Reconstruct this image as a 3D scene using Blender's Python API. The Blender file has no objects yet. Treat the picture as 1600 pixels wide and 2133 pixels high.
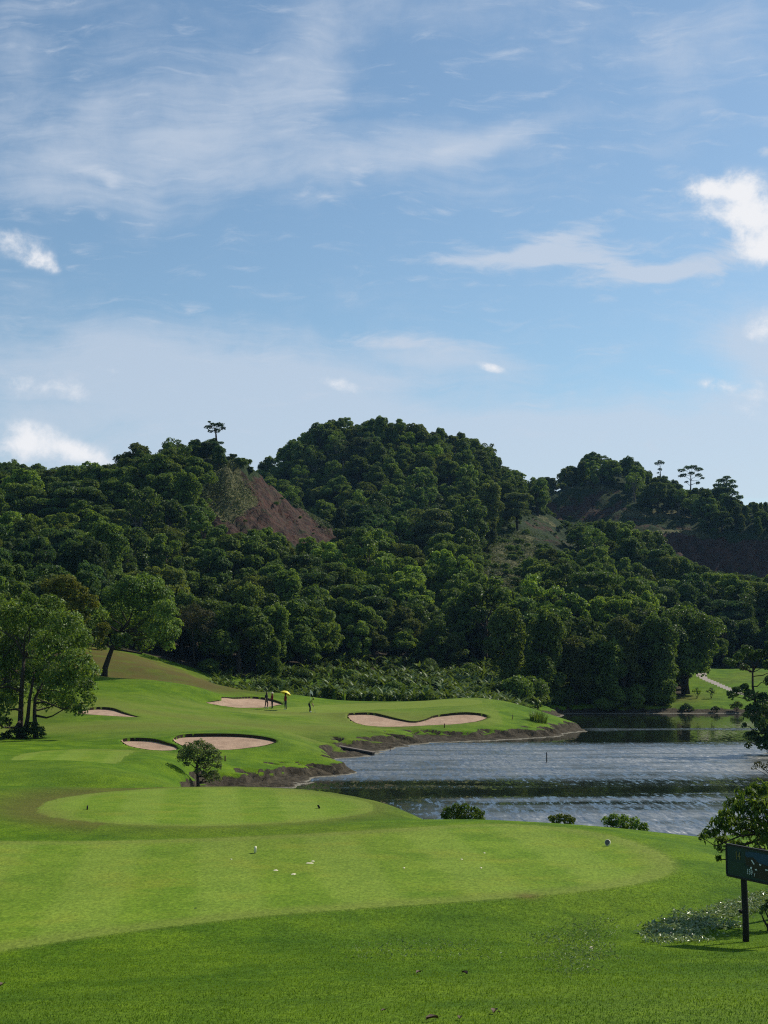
import bpy, bmesh, math, random
import numpy as np
from mathutils import Vector, Matrix, Euler

R = math.radians
scene = bpy.context.scene
C = scene.collection
rng = np.random.default_rng(14)
random.seed(14)

# ------------------------------------------------------------------ camera
CAM_Z, FPX, PXC, PYC, HOR = 7.5, 3000.0, 800.0, 1066.5, 1377.0
PITCH = math.atan((HOR - PYC) / FPX)
cd = bpy.data.cameras.new('camera')
cam = bpy.data.objects.new('camera', cd); C.objects.link(cam)
cam.location = (0, 0, CAM_Z); cam.rotation_euler = (R(90) + PITCH, 0, 0)
cd.sensor_fit = 'VERTICAL'; cd.sensor_height = 36; cd.sensor_width = 27
cd.lens = 36 * FPX / 2133.0
cd.clip_start = 0.1; cd.clip_end = 9000
scene.camera = cam

# ------------------------------------------------------------------ light
SUN_AZ, SUN_EL = 52.0, 42.0
HAZE = 0.00006
SUN_STRENGTH, SKY_STRENGTH, EXPOSURE = 4.9, 0.100, 0.0
sdir = Vector((math.sin(R(SUN_AZ)) * math.cos(R(SUN_EL)), math.cos(R(SUN_AZ)) * math.cos(R(SUN_EL)), math.sin(R(SUN_EL))))
sl = bpy.data.lights.new('sun', 'SUN'); sl.energy = SUN_STRENGTH; sl.angle = R(0.53); sl.color = (1.0, 0.93, 0.80)
so = bpy.data.objects.new('sun', sl); C.objects.link(so)
so.location = (60, 60, 120); so.rotation_euler = sdir.to_track_quat('Z', 'Y').to_euler()

vs = scene.view_settings
vs.view_transform = 'Standard'; vs.look = 'None'; vs.exposure = EXPOSURE; vs.gamma = 1.0; vs.use_curve_mapping = False
scene.render.engine = 'CYCLES'
scene.cycles.max_bounces = 6; scene.cycles.transparent_max_bounces = 4
scene.cycles.diffuse_bounces = 3; scene.cycles.glossy_bounces = 3; scene.cycles.transmission_bounces = 4
scene.cycles.use_denoising = False
scene.cycles.filter_width = 1.15
scene.cycles.use_adaptive_sampling = False
scene.cycles.sample_clamp_indirect = 4.0

# pixel helpers: a pixel is a direction, the distance d always comes from the ground plan
def ray(px, py):
    a = math.atan2(PYC - py, FPX) + PITCH
    v = (PYC - py) / FPX
    fy = math.cos(PITCH) - v * math.sin(PITCH)
    return (px - PXC) / FPX / fy, (math.sin(PITCH) + v * math.cos(PITCH)) / fy
def P(px, py, d):
    rx, rz = ray(px, py)
    return Vector((rx * d, d, CAM_Z + rz * d))
def proj(x, y, z):
    dz = z - CAM_Z
    c = y * math.cos(PITCH) + dz * math.sin(PITCH)
    u = -y * math.sin(PITCH) + dz * math.cos(PITCH)
    c = np.where(np.abs(c) < 0.05, 0.05, c)
    return PXC + FPX * x / c, PYC - FPX * u / c

# ------------------------------------------------------------------ node helper
class N:
    def __init__(s, tree): s.t = tree
    def n(s, typ, **kw):
        nd = s.t.nodes.new(typ)
        for k, v in kw.items():
            if k.startswith('i_'): nd.inputs[k[2:]].default_value = v
            else: setattr(nd, k, v)
        return nd
    def l(s, a, b): s.t.links.new(a, b)
    def set(s, inp, v):
        if hasattr(v, 'is_output'): s.l(v, inp)
        else: inp.default_value = v
    def math(s, op, a, b=None, c=None, clamp=False):
        m = s.n('ShaderNodeMath', operation=op); m.use_clamp = clamp
        s.set(m.inputs[0], a)
        if b is not None: s.set(m.inputs[1], b)
        if c is not None: s.set(m.inputs[2], c)
        return m.outputs[0]
    def vmath(s, op, a, b=None, out=0):
        m = s.n('ShaderNodeVectorMath', operation=op)
        s.set(m.inputs[0], a)
        if b is not None:
            if op == 'SCALE': s.set(m.inputs[3], b)
            else: s.set(m.inputs[1], b)
        return m.outputs['Value'] if op in ('DOT_PRODUCT', 'LENGTH') else m.outputs[0]
    def mix(s, f, a, b, mode='MIX'):
        m = s.n('ShaderNodeMix', data_type='RGBA', blend_type=mode)
        s.set(m.inputs[0], f)
        for i, v in ((6, a), (7, b)):
            if isinstance(v, tuple) and len(v) == 3: v = (*v, 1)
            s.set(m.inputs[i], v)
        return m.outputs[2]
    def ramp(s, v, a, b, lo=0.0, hi=1.0, smooth=True):
        m = s.n('ShaderNodeMapRange', interpolation_type='SMOOTHSTEP' if smooth else 'LINEAR')
        s.set(m.inputs['Value'], v)
        for k, x in (('From Min', a), ('From Max', b), ('To Min', lo), ('To Max', hi)): s.set(m.inputs[k], x)
        return m.outputs[0]
    def noise(s, vec, scale, detail=3, rough=0.5, dist=0.0, out=0):
        m = s.n('ShaderNodeTexNoise')
        if vec is not None: s.l(vec, m.inputs['Vector'])
        m.inputs['Scale'].default_value = scale; m.inputs['Detail'].default_value = detail
        m.inputs['Roughness'].default_value = rough; m.inputs['Distortion'].default_value = dist
        return m.outputs[out]
    def mapping(s, vec, loc=(0, 0, 0), rot=(0, 0, 0), scale=(1, 1, 1), typ='POINT'):
        m = s.n('ShaderNodeMapping', vector_type=typ)
        s.l(vec, m.inputs[0]); m.inputs[1].default_value = loc; m.inputs[2].default_value = rot; m.inputs[3].default_value = scale
        return m.outputs[0]

# ------------------------------------------------------------------ sky with thin cirrus and a few cumulus puffs
world = bpy.data.worlds.new('World'); scene.world = world; world.use_nodes = True
wt = world.node_tree; wt.nodes.clear(); w = N(wt)
sky = w.n('ShaderNodeTexSky', sky_type='NISHITA')
sky.sun_disc = False; sky.sun_elevation = R(SUN_EL); sky.sun_rotation = R(SUN_AZ)
sky.altitude = 50; sky.air_density = 1.0; sky.dust_density = 0.6; sky.ozone_density = 1.4
gen = w.n('ShaderNodeTexCoord').outputs['Generated']
sep = w.n('ShaderNodeSeparateXYZ'); w.l(gen, sep.inputs[0])
ysafe = w.math('MAXIMUM', sep.outputs[1], 0.06)
u_ = w.math('DIVIDE', sep.outputs[0], ysafe); v_ = w.math('DIVIDE', sep.outputs[2], ysafe)
uv = w.n('ShaderNodeCombineXYZ'); w.l(u_, uv.inputs[0]); w.l(v_, uv.inputs[1]); uv = uv.outputs[0]
front = w.ramp(sep.outputs[1], 0.15, 0.4)
warp = w.vmath('SCALE', w.vmath('SUBTRACT', w.noise(uv, 7, 3, 0.55, out=1), (0.5, 0.5, 0.5)), 0.05)
uvw = w.vmath('ADD', uv, warp)
def blobs(lst, vec):
    acc = 0.0
    for (px, py, sx, sy, ang, amp) in lst:
        rx, rz = ray(px, py)
        m = w.mapping(vec, (rx, rz, 0), (0, 0, R(ang)), (sx / FPX, sy / FPX, 1), 'TEXTURE')
        e = w.math('EXPONENT', w.math('MULTIPLY', w.vmath('DOT_PRODUCT', m, m), -1.0))
        acc = w.math('MULTIPLY_ADD', e, amp, acc)
    return acc
# veil: wide thin cirrus;  wisp: narrow streaks;  puff: solid little cumulus
veil_b = blobs([(40, 160, 110, 230, 0, .55), (300, 170, 150, 170, 30, .55), (640, 140, 110, 170, -20, .75), (330, 320, 380, 80, 6, .62),
                (760, 330, 300, 75, 12, .55), (450, 230, 90, 160, -35, .4), (180, 260, 80, 120, -30, .4), (900, 20, 260, 60, 0, .5), (980, 300, 150, 26, 20, .6), (1000, 380, 260, 40, 4, .35), (1420, 200, 130, 90, 35, .5), (1450, 60, 330, 55, 8, .45),
                (120, 380, 300, 50, 0, .35), (240, 780, 520, 110, -5, 1.0), (620, 800, 420, 90, 0, .8), (900, 730, 190, 36, -5, .8),
                (1600, 680, 120, 90, 0, 1.3), (1580, 880, 200, 100, 40, 1.1), (700, 940, 1100, 90, 0, 1.25), (1350, 970, 550, 90, 0, 1.3), (1100, 260, 300, 30, 12, .25)], uvw)
wisp_b = blobs([(1050, 538, 210, 17, 2, 1.25), (1170, 500, 120, 30, 16, .95), (1200, 520, 140, 30, 8, .6), (1330, 572, 140, 20, 3, 1.2), (1470, 540, 150, 26, 14, 1.15), (1280, 548, 120, 16, -6, .8), (960, 300, 80, 12, 20, .6),
                (200, 355, 75, 16, -18, .7), (236, 380, 26, 22, -50, .7), (745, 385, 24, 18, -50, .6), (930, 438, 32, 10, 0, .8), (840, 710, 160, 18, -4, .8),
                (400, 640, 40, 20, -45, .35), (1130, 843, 60, 7, 2, .5), (1030, 870, 60, 8, 4, .4), (680, 420, 20, 8, -20, .4), (1600, 315, 24, 12, 0, .9), (1100, 100, 120, 10, 10, .3)], w.vmath('ADD', uv, w.vmath('SCALE', warp, 0.35)))
puff_b = blobs([(1545, 410, 110, 52, -4, 1.4), (1580, 470, 65, 55, 0, 1.2), (1600, 525, 55, 36, 20, 1.0), (1480, 385, 50, 26, 0, .8), (1470, 488, 22, 12, 0, .7), (35, 512, 78, 32, -26, .82), (100, 545, 34, 14, -28, .62),
                (105, 812, 95, 26, -8, .8), (215, 775, 32, 11, -10, .7), (700, 798, 56, 16, -16, .75), (1020, 765, 32, 10, -14, .8), (1510, 802, 50, 16, -5, .75),
                (120, 925, 115, 30, -16, .95), (50, 940, 90, 36, 0, .85), (200, 958, 60, 24, -20, .8), (1600, 690, 60, 60, 0, .6), (1600, 830, 70, 40, 20, .6)], w.vmath('ADD', uv, w.vmath('SCALE', warp, 0.30)))
fine = w.noise(uvw, 26, 8, 0.62)
streak = w.noise(w.mapping(uvw, (0, 0, 0), (0, 0, R(-12)), (0.35, 1.6, 1)), 22, 8, 0.6, 0.6)
streak2 = w.noise(w.mapping(uvw, (3, 1, 0), (0, 0, R(-40)), (0.4, 1.7, 1)), 60, 6, 0.6, 0.4)
v_d = w.math('MULTIPLY', w.ramp(w.math('ADD', veil_b, w.math('MULTIPLY_ADD', w.math('MULTIPLY_ADD', fine, 0.35, w.math('MULTIPLY', streak, 0.65)), 2.6, -1.3)), 0.0, 1.3), 0.66)
w_d = w.math('MULTIPLY', w.ramp(w.math('ADD', wisp_b, w.math('MULTIPLY_ADD', streak2, 3.0, -1.5)), 0.08, 1.4), 0.78)
p_d = w.math('MULTIPLY', w.ramp(w.math('ADD', puff_b, w.math('MULTIPLY_ADD', fine, 4.4, -2.2)), 0.15, 1.65), w.ramp(puff_b, 0.06, 0.4))
# elsewhere in the sky: the same kind of thin streaky veil
q = w.math('ADD', w.math('ABSOLUTE', sep.outputs[2]), 0.18)
cu = w.n('ShaderNodeCombineXYZ'); w.l(w.math('DIVIDE', sep.outputs[0], q), cu.inputs[0]); w.l(w.math('DIVIDE', sep.outputs[1], q), cu.inputs[1])
gen_d = w.math('MULTIPLY', w.ramp(w.noise(w.mapping(cu.outputs[0], (5, 2, 0), (0, 0, R(25)), (0.5, 1.3, 1)), 1.6, 8, 0.6, 0.5), 0.46, 0.8), 0.5)
gen_d = w.math('MULTIPLY', gen_d, w.math('SUBTRACT', 1.0, front))
inv = lambda a: w.math('SUBTRACT', 1.0, a, clamp=True)
clear = w.math('MULTIPLY', w.math('MULTIPLY', inv(w.math('MULTIPLY', v_d, front)), inv(w.math('MULTIPLY', w_d, front))), w.math('MULTIPLY', inv(w.math('MULTIPLY', p_d, front)), inv(gen_d)))
dens = inv(clear)
skyc = w.mix(1.0, sky.outputs[0], (0.95, 1.09, 1.10), 'MULTIPLY')
thick = w.math('MULTIPLY', p_d, front)
lum = w.n('ShaderNodeCombineXYZ')
cloudc = w.mix(thick, (5.9, 6.6, 7.7), (8.8, 8.9, 9.2))
final = w.mix(dens, skyc, cloudc)
bg = w.n('ShaderNodeBackground'); w.l(final, bg.inputs[0]); bg.inputs[1].default_value = SKY_STRENGTH
w.l(bg.outputs[0], w.n('ShaderNodeOutputWorld').inputs[0])
world.cycles.sampling_method = 'MANUAL'; world.cycles.sample_map_resolution = 512

# ------------------------------------------------------------------ tags and mesh helpers
def tag(o, label=None, cat=None, group=None, kind=None):
    if label: o['label'] = label
    if cat: o['category'] = cat
    if group: o['group'] = group
    if kind: o['kind'] = kind
    return o
def empty(name, loc=(0, 0, 0), rz=0.0):
    o = bpy.data.objects.new(name, None); C.objects.link(o)
    o.location = loc; o.rotation_euler = (0, 0, rz); o.empty_display_size = 0.3
    return o
def link(name, me, mat=None, parent=None, loc=(0, 0, 0)):
    o = bpy.data.objects.new(name, me); C.objects.link(o); o.location = loc
    if mat is not None and not me.materials: me.materials.append(mat)
    if parent is not None: o.parent = parent
    return o
def np_mesh(name, co, faces, smooth=False, attrs=None):
    """co (n,3); faces (m,k) all the same k; attrs {name: (type, array)} on points"""
    co = np.asarray(co, dtype=np.float32); faces = np.asarray(faces, dtype=np.int32)
    me = bpy.data.meshes.new(name)
    me.vertices.add(len(co)); me.vertices.foreach_set('co', co.ravel())
    m, k = faces.shape
    me.loops.add(m * k); me.loops.foreach_set('vertex_index', faces.ravel())
    me.polygons.add(m); me.polygons.foreach_set('loop_start', np.arange(0, m * k, k, dtype=np.int32))
    me.polygons.foreach_set('use_smooth', np.full(m, smooth, dtype=bool))
    for an, (at, av) in (attrs or {}).items():
        a = me.attributes.new(an, at, 'POINT')
        key = {'FLOAT': 'value', 'INT': 'value', 'FLOAT_VECTOR': 'vector', 'FLOAT_COLOR': 'color'}[at]
        a.data.foreach_set(key, np.asarray(av).ravel())
    me.update(calc_edges=True)
    return me
class MB:
    """collects tubes, boxes, lathes into one mesh"""
    def __init__(s): s.v = []; s.f = []
    def add(s, vs_, fs_):
        o = len(s.v); s.v += [tuple(v) for v in vs_]; s.f += [tuple(i + o for i in f) for f in fs_]
    def tube(s, pts, rad, seg=8, cap=True):
        pts = [Vector(p) for p in pts]; rings = []
        prev = None
        for i, p in enumerate(pts):
            t = (pts[min(i + 1, len(pts) - 1)] - pts[max(i - 1, 0)])
            t = t.normalized() if t.length > 1e-9 else Vector((0, 0, 1))
            a = Vector((1, 0, 0)) if abs(t.x) < 0.9 else Vector((0, 1, 0))
            if prev is not None: a = prev
            n1 = (a - t * a.dot(t)).normalized(); prev = n1; n2 = t.cross(n1)
            r = rad[i] if hasattr(rad, '__len__') else rad
            rings.append([p + (n1 * math.cos(2 * math.pi * k / seg) + n2 * math.sin(2 * math.pi * k / seg)) * r for k in range(seg)])
        vs_ = [v for r_ in rings for v in r_]; fs_ = []
        for i in range(len(rings) - 1):
            for k in range(seg):
                k2 = (k + 1) % seg
                fs_.append((i * seg + k, i * seg + k2, (i + 1) * seg + k2, (i + 1) * seg + k))
        if cap:
            fs_.append(tuple(range(seg - 1, -1, -1))); fs_.append(tuple((len(rings) - 1) * seg + k for k in range(seg)))
        s.add(vs_, fs_)
    def box(s, c, size, mat=None):
        c = Vector(c); hx, hy, hz = [v / 2 for v in size]
        vs_ = [Vector((x, y, z)) for z in (-hz, hz) for x, y in ((-hx, -hy), (hx, -hy), (hx, hy), (-hx, hy))]
        if mat is not None: vs_ = [mat @ v for v in vs_]
        s.add([c + v for v in vs_], [(3, 2, 1, 0), (4, 5, 6, 7), (0, 1, 5, 4), (1, 2, 6, 5), (2, 3, 7, 6), (3, 0, 4, 7)])
    def mesh(s, name, smooth=False):
        me = bpy.data.meshes.new(name); me.from_pydata(s.v, [], s.f); me.update()
        if smooth: me.polygons.foreach_set('use_smooth', [True] * len(me.polygons))
        return me

# ------------------------------------------------------------------ materials
MATS = {}
def new_mat(name):
    m = bpy.data.materials.new(name); m.use_nodes = True; m.node_tree.nodes.clear(); MATS[name] = m
    return m, N(m.node_tree)
def simple(name, col, rough=0.6, spec=0.3, var=0.15, scale=6.0, bump=0.0, metal=0.0):
    m, s = new_mat(name)
    co = s.n('ShaderNodeTexCoord').outputs['Object']
    nz = s.noise(co, scale, 4, 0.6)
    c = s.mix(nz, tuple(v * (1 - var) for v in col), tuple(min(1, v * (1 + var)) for v in col))
    b = s.n('ShaderNodeBsdfPrincipled'); s.l(c, b.inputs['Base Color'])
    b.inputs['Roughness'].default_value = rough; b.inputs['Specular IOR Level'].default_value = spec; b.inputs['Metallic'].default_value = metal
    if bump:
        bp = s.n('ShaderNodeBump'); bp.inputs['Strength'].default_value = bump; bp.inputs['Distance'].default_value = 0.03
        s.l(s.noise(co, scale * 4, 4, 0.6), bp.inputs['Height']); s.l(bp.outputs[0], b.inputs['Normal'])
    s.l(b.outputs[0], s.n('ShaderNodeOutputMaterial').inputs[0])
    return m
def leaf_mat(name, dark, light, accent=None, transl=0.35, rough=0.5, spec=0.35, obj_var=0.35):
    m, s = new_mat(name)
    tint = s.n('ShaderNodeAttribute', attribute_name='tint').outputs['Fac']
    rnd = s.n('ShaderNodeObjectInfo').outputs['Random']
    c = s.mix(tint, dark, light)
    if accent:
        f = s.ramp(rnd, 0.62, 0.95)
        c = s.mix(s.math('MULTIPLY', f, 0.75), c, s.mix(tint, tuple(v * .7 for v in accent), accent))
    if accent:
        ol = s.n('ShaderNodeObjectInfo').outputs['Location']
        pt = s.noise(ol, 0.022, 3, 0.6)
        c = s.mix(s.ramp(pt, 0.50, 0.66), c, s.mix(1.0, c, (1.45, 1.42, 1.0), 'MULTIPLY'))
        c = s.mix(s.ramp(pt, 0.48, 0.34), c, s.mix(1.0, c, (0.55, 0.70, 1.0), 'MULTIPLY'))
    k = s.math('MULTIPLY_ADD', s.math('FRACT', s.math('MULTIPLY', rnd, 7.31)), 2 * obj_var, 1 - obj_var)
    c = s.vmath('SCALE', c, k)
    b = s.n('ShaderNodeBsdfPrincipled'); s.l(c, b.inputs['Base Color'])
    b.inputs['Roughness'].default_value = rough; b.inputs['Specular IOR Level'].default_value = spec
    t = s.n('ShaderNodeBsdfTranslucent'); s.l(s.mix(1.0, c, (1.25, 1.15, 0.45), 'MULTIPLY'), t.inputs[0])
    mx = s.n('ShaderNodeMixShader'); mx.inputs[0].default_value = transl
    s.l(b.outputs[0], mx.inputs[1]); s.l(t.outputs[0], mx.inputs[2])
    s.l(mx.outputs[0], s.n('ShaderNodeOutputMaterial').inputs[0])
    return m
L_FOREST = leaf_mat('forest_leaf', (0.030, 0.068, 0.016), (0.150, 0.220, 0.046), (0.125, 0.155, 0.044), 0.42, 0.6, 0.12)
L_GLOSSY = leaf_mat('glossy_leaf', (0.034, 0.076, 0.016), (0.155, 0.235, 0.046), (0.100, 0.170, 0.036), 0.42, 0.5, 0.22)
L_DEEP = leaf_mat('deep_leaf', (0.020, 0.050, 0.018), (0.095, 0.155, 0.044), (0.105, 0.135, 0.050), 0.37, 0.55, 0.18)
L_YELLOW = leaf_mat('yellow_leaf', (0.085, 0.105, 0.018), (0.190, 0.205, 0.032), None, 0.38, 0.6, 0.12)
L_LIGHT = leaf_mat('light_leaf', (0.060, 0.110, 0.020), (0.130, 0.200, 0.036), None, 0.42, 0.55, 0.2)
L_VINE = leaf_mat('vine_leaf', (0.055, 0.085, 0.028), (0.130, 0.175, 0.060), None, 0.3, 0.6, 0.12)
L_GRASS = leaf_mat('grass_blade', (0.048, 0.112, 0.003), (0.122, 0.212, 0.007), None, 0.45, 0.6, 0.10)
L_FROND = leaf_mat('frond_leaf', (0.030, 0.060, 0.014), (0.100, 0.145, 0.034), None, 0.3, 0.5, 0.22)
L_WEED = leaf_mat('weed_leaf', (0.085, 0.150, 0.030), (0.190, 0.270, 0.095), None, 0.35, 0.5, 0.2)
L_BROAD = leaf_mat('broadleaf', (0.110, 0.175, 0.055), (0.290, 0.370, 0.190), None, 0.25, 0.35, 0.5)  # paler than the other weeds: sky reflection put into the leaf colour
L_DRY = leaf_mat('dry_leaf', (0.062, 0.068, 0.036), (0.125, 0.130, 0.066), None, 0.3, 0.7, 0.1)
BARK = simple('bark', (0.045, 0.036, 0.028), 0.9, 0.1, 0.4, 3.0, 0.6)
BARK_PALE = simple('pale_bark', (0.16, 0.14, 0.115), 0.9, 0.1, 0.3, 3.0, 0.4)

def turf_mat(name, kind):
    m, s = new_mat(name)
    co = s.n('ShaderNodeTexCoord').outputs['Object']
    big = s.noise(co, 0.09, 3, 0.5); mid = s.noise(co, 0.9, 4, 0.55, 0.4); fin = s.noise(co, 9.0, 5, 0.7); vf = s.noise(s.mapping(co, scale=(1.0, 0.45, 1.0)), 16.0, 6, 0.75, 0.3)
    if kind == 'rough': a, b_ = (0.044, 0.106, 0.0025), (0.112, 0.196, 0.007)
    elif kind == 'tee': a, b_ = (0.084, 0.165, 0.008), (0.168, 0.252, 0.022)
    else: a, b_ = (0.120, 0.185, 0.018), (0.175, 0.235, 0.028)
    f = s.math('ADD', s.math('MULTIPLY', mid, 0.5), s.math('MULTIPLY', fin, 0.5))
    c = s.mix(s.ramp(f, 0.3, 0.7), a, b_)
    if kind == 'tee':   # faint mowing passes and yellowed wear
        st = s.n('ShaderNodeSeparateXYZ'); s.l(co, st.inputs[0])
        sw = s.math('SINE', s.math('ADD', s.math('MULTIPLY', s.math('ADD', st.outputs[0], s.math('MULTIPLY', st.outputs[1], 0.12)), 2.2), s.math('MULTIPLY', mid, 1.2)))
        sw = s.ramp(sw, -0.5, 0.5, -1.0, 1.0)
        c = s.mix(s.math('MULTIPLY_ADD', sw, 0.15, 0.15), c, (0.23, 0.30, 0.055))
        c = s.mix(s.math('MULTIPLY', s.ramp(s.noise(co, 0.45, 5, 0.65), 0.48, 0.72), 0.40), c, (0.20, 0.215, 0.022))
        c = s.mix(s.math('MULTIPLY', s.ramp(s.noise(co, 1.7, 5, 0.7), 0.56, 0.75), 0.35), c, (0.085, 0.155, 0.006))
    if kind == 'green':
        st = s.n('ShaderNodeSeparateXYZ'); s.l(co, st.inputs[0])
        sw = s.math('SINE', s.math('ADD', s.math('MULTIPLY', st.outputs[1], 1.6), s.math('MULTIPLY', st.outputs[0], 0.6)))
        c = s.mix(s.math('MULTIPLY_ADD', sw, 0.08, 0.08), c, (0.22, 0.29, 0.045))
    c = s.mix(s.math('MULTIPLY', s.ramp(big, 0.42, 0.66), 0.35), c, s.mix(0.5, c, (0.12, 0.17, 0.03)))
    if kind == 'rough':      # fresh and tired patches of turf
        pt = s.noise(co, 0.28, 4, 0.6, 0.5)
        c = s.mix(s.ramp(pt, 0.35, 0.65), s.mix(1.0, c, (0.78, 0.86, 0.9), 'MULTIPLY'), s.mix(1.0, c, (1.28, 1.18, 1.0), 'MULTIPLY'))
    mk = s.n('ShaderNodeAttribute', attribute_name='mask'); ms = s.n('ShaderNodeSeparateColor'); s.l(mk.outputs['Color'], ms.inputs[0])
    c = s.mix(s.math('MULTIPLY', ms.outputs[0], s.math('MULTIPLY_ADD', mid, 0.5, 0.65), clamp=True), c, (0.150, 0.192, 0.032))     # pale short-mown
    dryf = s.math('MULTIPLY', ms.outputs[2], s.math('MULTIPLY_ADD', fin, 0.8, 0.5), clamp=True)
    c = s.mix(dryf, c, s.mix(fin, (0.060, 0.052, 0.014), (0.135, 0.098, 0.032)))                                                # dry brown grass
    mud = s.ramp(s.math('ADD', ms.outputs[1], s.math('MULTIPLY_ADD', fin, 0.7, -0.35)), 0.35, 0.62)
    rock = s.noise(co, 2.3, 6, 0.7, 0.8)
    mudc = s.mix(s.ramp(rock, 0.3, 0.7), (0.018, 0.015, 0.010), (0.080, 0.066, 0.047))
    pz = s.n('ShaderNodeSeparateXYZ'); s.l(co, pz.inputs[0])
    mudc = s.mix(s.ramp(pz.outputs[2], 0.07, 0.02), mudc, (0.21, 0.195, 0.165))
    c = s.mix(mud, c, mudc)
    c = s.mix(s.ramp(vf, 0.25, 0.75), s.mix(1.0, c, (0.55, 0.58, 0.5), 'MULTIPLY'), s.mix(1.0, c, (1.40, 1.36, 1.3), 'MULTIPLY'))
    b = s.n('ShaderNodeBsdfPrincipled'); s.l(c, b.inputs['Base Color'])
    b.inputs['Roughness'].default_value = 0.85; b.inputs['Specular IOR Level'].default_value = 0.06
    bp = s.n('ShaderNodeBump'); bp.inputs['Strength'].default_value = 0.55 if kind == 'rough' else 0.28; bp.inputs['Distance'].default_value = 0.08
    s.l(s.math('ADD', s.math('ADD', fin, s.math('MULTIPLY', vf, 0.4)), s.math('MULTIPLY', s.math('MULTIPLY', rock, mud), 3.0)), bp.inputs['Height']); s.l(bp.outputs[0], b.inputs['Normal'])
    s.l(b.outputs[0], s.n('ShaderNodeOutputMaterial').inputs[0])
    return m
M_ROUGH = turf_mat('rough_turf', 'rough'); M_TEE = turf_mat('tee_turf', 'tee'); M_GREEN = turf_mat('green_turf', 'green')
def sand_mat():
    m, s = new_mat('bunker_sand')
    co = s.n('ShaderNodeTexCoord').outputs['Object']
    a = s.noise(co, 0.9, 6, 0.7, 0.5); f = s.noise(co, 6.0, 5, 0.75); wv = s.n('ShaderNodeTexWave', wave_type='BANDS', bands_direction='Y')
    s.l(co, wv.inputs[0]); wv.inputs['Scale'].default_value = 1.6; wv.inputs['Distortion'].default_value = 5.0; wv.inputs['Detail'].default_value = 3.0
    c = s.mix(s.ramp(a, .3, .7), (0.33, 0.215, 0.145), (0.45, 0.315, 0.220))
    c = s.mix(s.math('MULTIPLY', s.ramp(f, .5, .75), .45), c, (0.26, 0.175, 0.115))
    c = s.mix(s.math('MULTIPLY', wv.outputs[0], .22), c, (0.47, 0.345, 0.25))
    b = s.n('ShaderNodeBsdfPrincipled'); s.l(c, b.inputs['Base Color']); b.inputs['Roughness'].default_value = .95; b.inputs['Specular IOR Level'].default_value = .08
    bp = s.n('ShaderNodeBump'); bp.inputs['Strength'].default_value = .7; bp.inputs['Distance'].default_value = .08
    s.l(s.math('ADD', s.math('ADD', f, a), s.math('MULTIPLY', wv.outputs[0], .35)), bp.inputs['Height']); s.l(bp.outputs[0], b.inputs['Normal'])
    s.l(b.outputs[0], s.n('ShaderNodeOutputMaterial').inputs[0]); return m
M_SAND = sand_mat()
M_PATH = simple('cart_path', (0.33, 0.29, 0.26), 0.9, 0.1, 0.15, 1.0, 0.2)

def hill_mat():
    m, s = new_mat('hillside')
    co = s.n('ShaderNodeTexCoord').outputs['Object']
    n1 = s.noise(co, 0.16, 6, 0.65, 0.6); n2 = s.noise(co, 0.9, 5, 0.65)
    stretch = s.noise(s.mapping(co, scale=(0.5, 0.5, 0.12)), 0.9, 6, 0.7)
    mk = s.n('ShaderNodeAttribute', attribute_name='mask'); ms = s.n('ShaderNodeSeparateColor'); s.l(mk.outputs['Color'], ms.inputs[0])
    veg = s.mix(s.ramp(n2, 0.3, 0.7), (0.012, 0.026, 0.009), (0.040, 0.062, 0.020))
    soil = s.mix(s.ramp(stretch, 0.35, 0.65), (0.024, 0.015, 0.013), (0.090, 0.045, 0.033))
    soil = s.mix(s.math('MULTIPLY', s.ramp(n2, 0.45, 0.6), 0.5), soil, (0.080, 0.064, 0.042))
    scrub = s.mix(s.ramp(n2, 0.35, 0.65), (0.055, 0.062, 0.024), (0.150, 0.145, 0.066))
    c = s.mix(s.ramp(s.math('ADD', ms.outputs[0], s.math('MULTIPLY_ADD', n1, 1.3, -0.65)), 0.4, 0.6), veg, soil)
    c = s.mix(s.ramp(s.math('ADD', ms.outputs[1], s.math('MULTIPLY_ADD', n1, 1.5, -0.75)), 0.4, 0.6), c, scrub)
    b = s.n('ShaderNodeBsdfPrincipled'); s.l(c, b.inputs['Base Color']); b.inputs['Roughness'].default_value = 0.95; b.inputs['Specular IOR Level'].default_value = 0.1
    bp = s.n('ShaderNodeBump'); bp.inputs['Strength'].default_value = 0.9; bp.inputs['Distance'].default_value = 1.2
    s.l(s.math('ADD', stretch, n2), bp.inputs['Height']); s.l(bp.outputs[0], b.inputs['Normal'])
    s.l(b.outputs[0], s.n('ShaderNodeOutputMaterial').inputs[0])
    return m
M_HILL = hill_mat()

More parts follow.
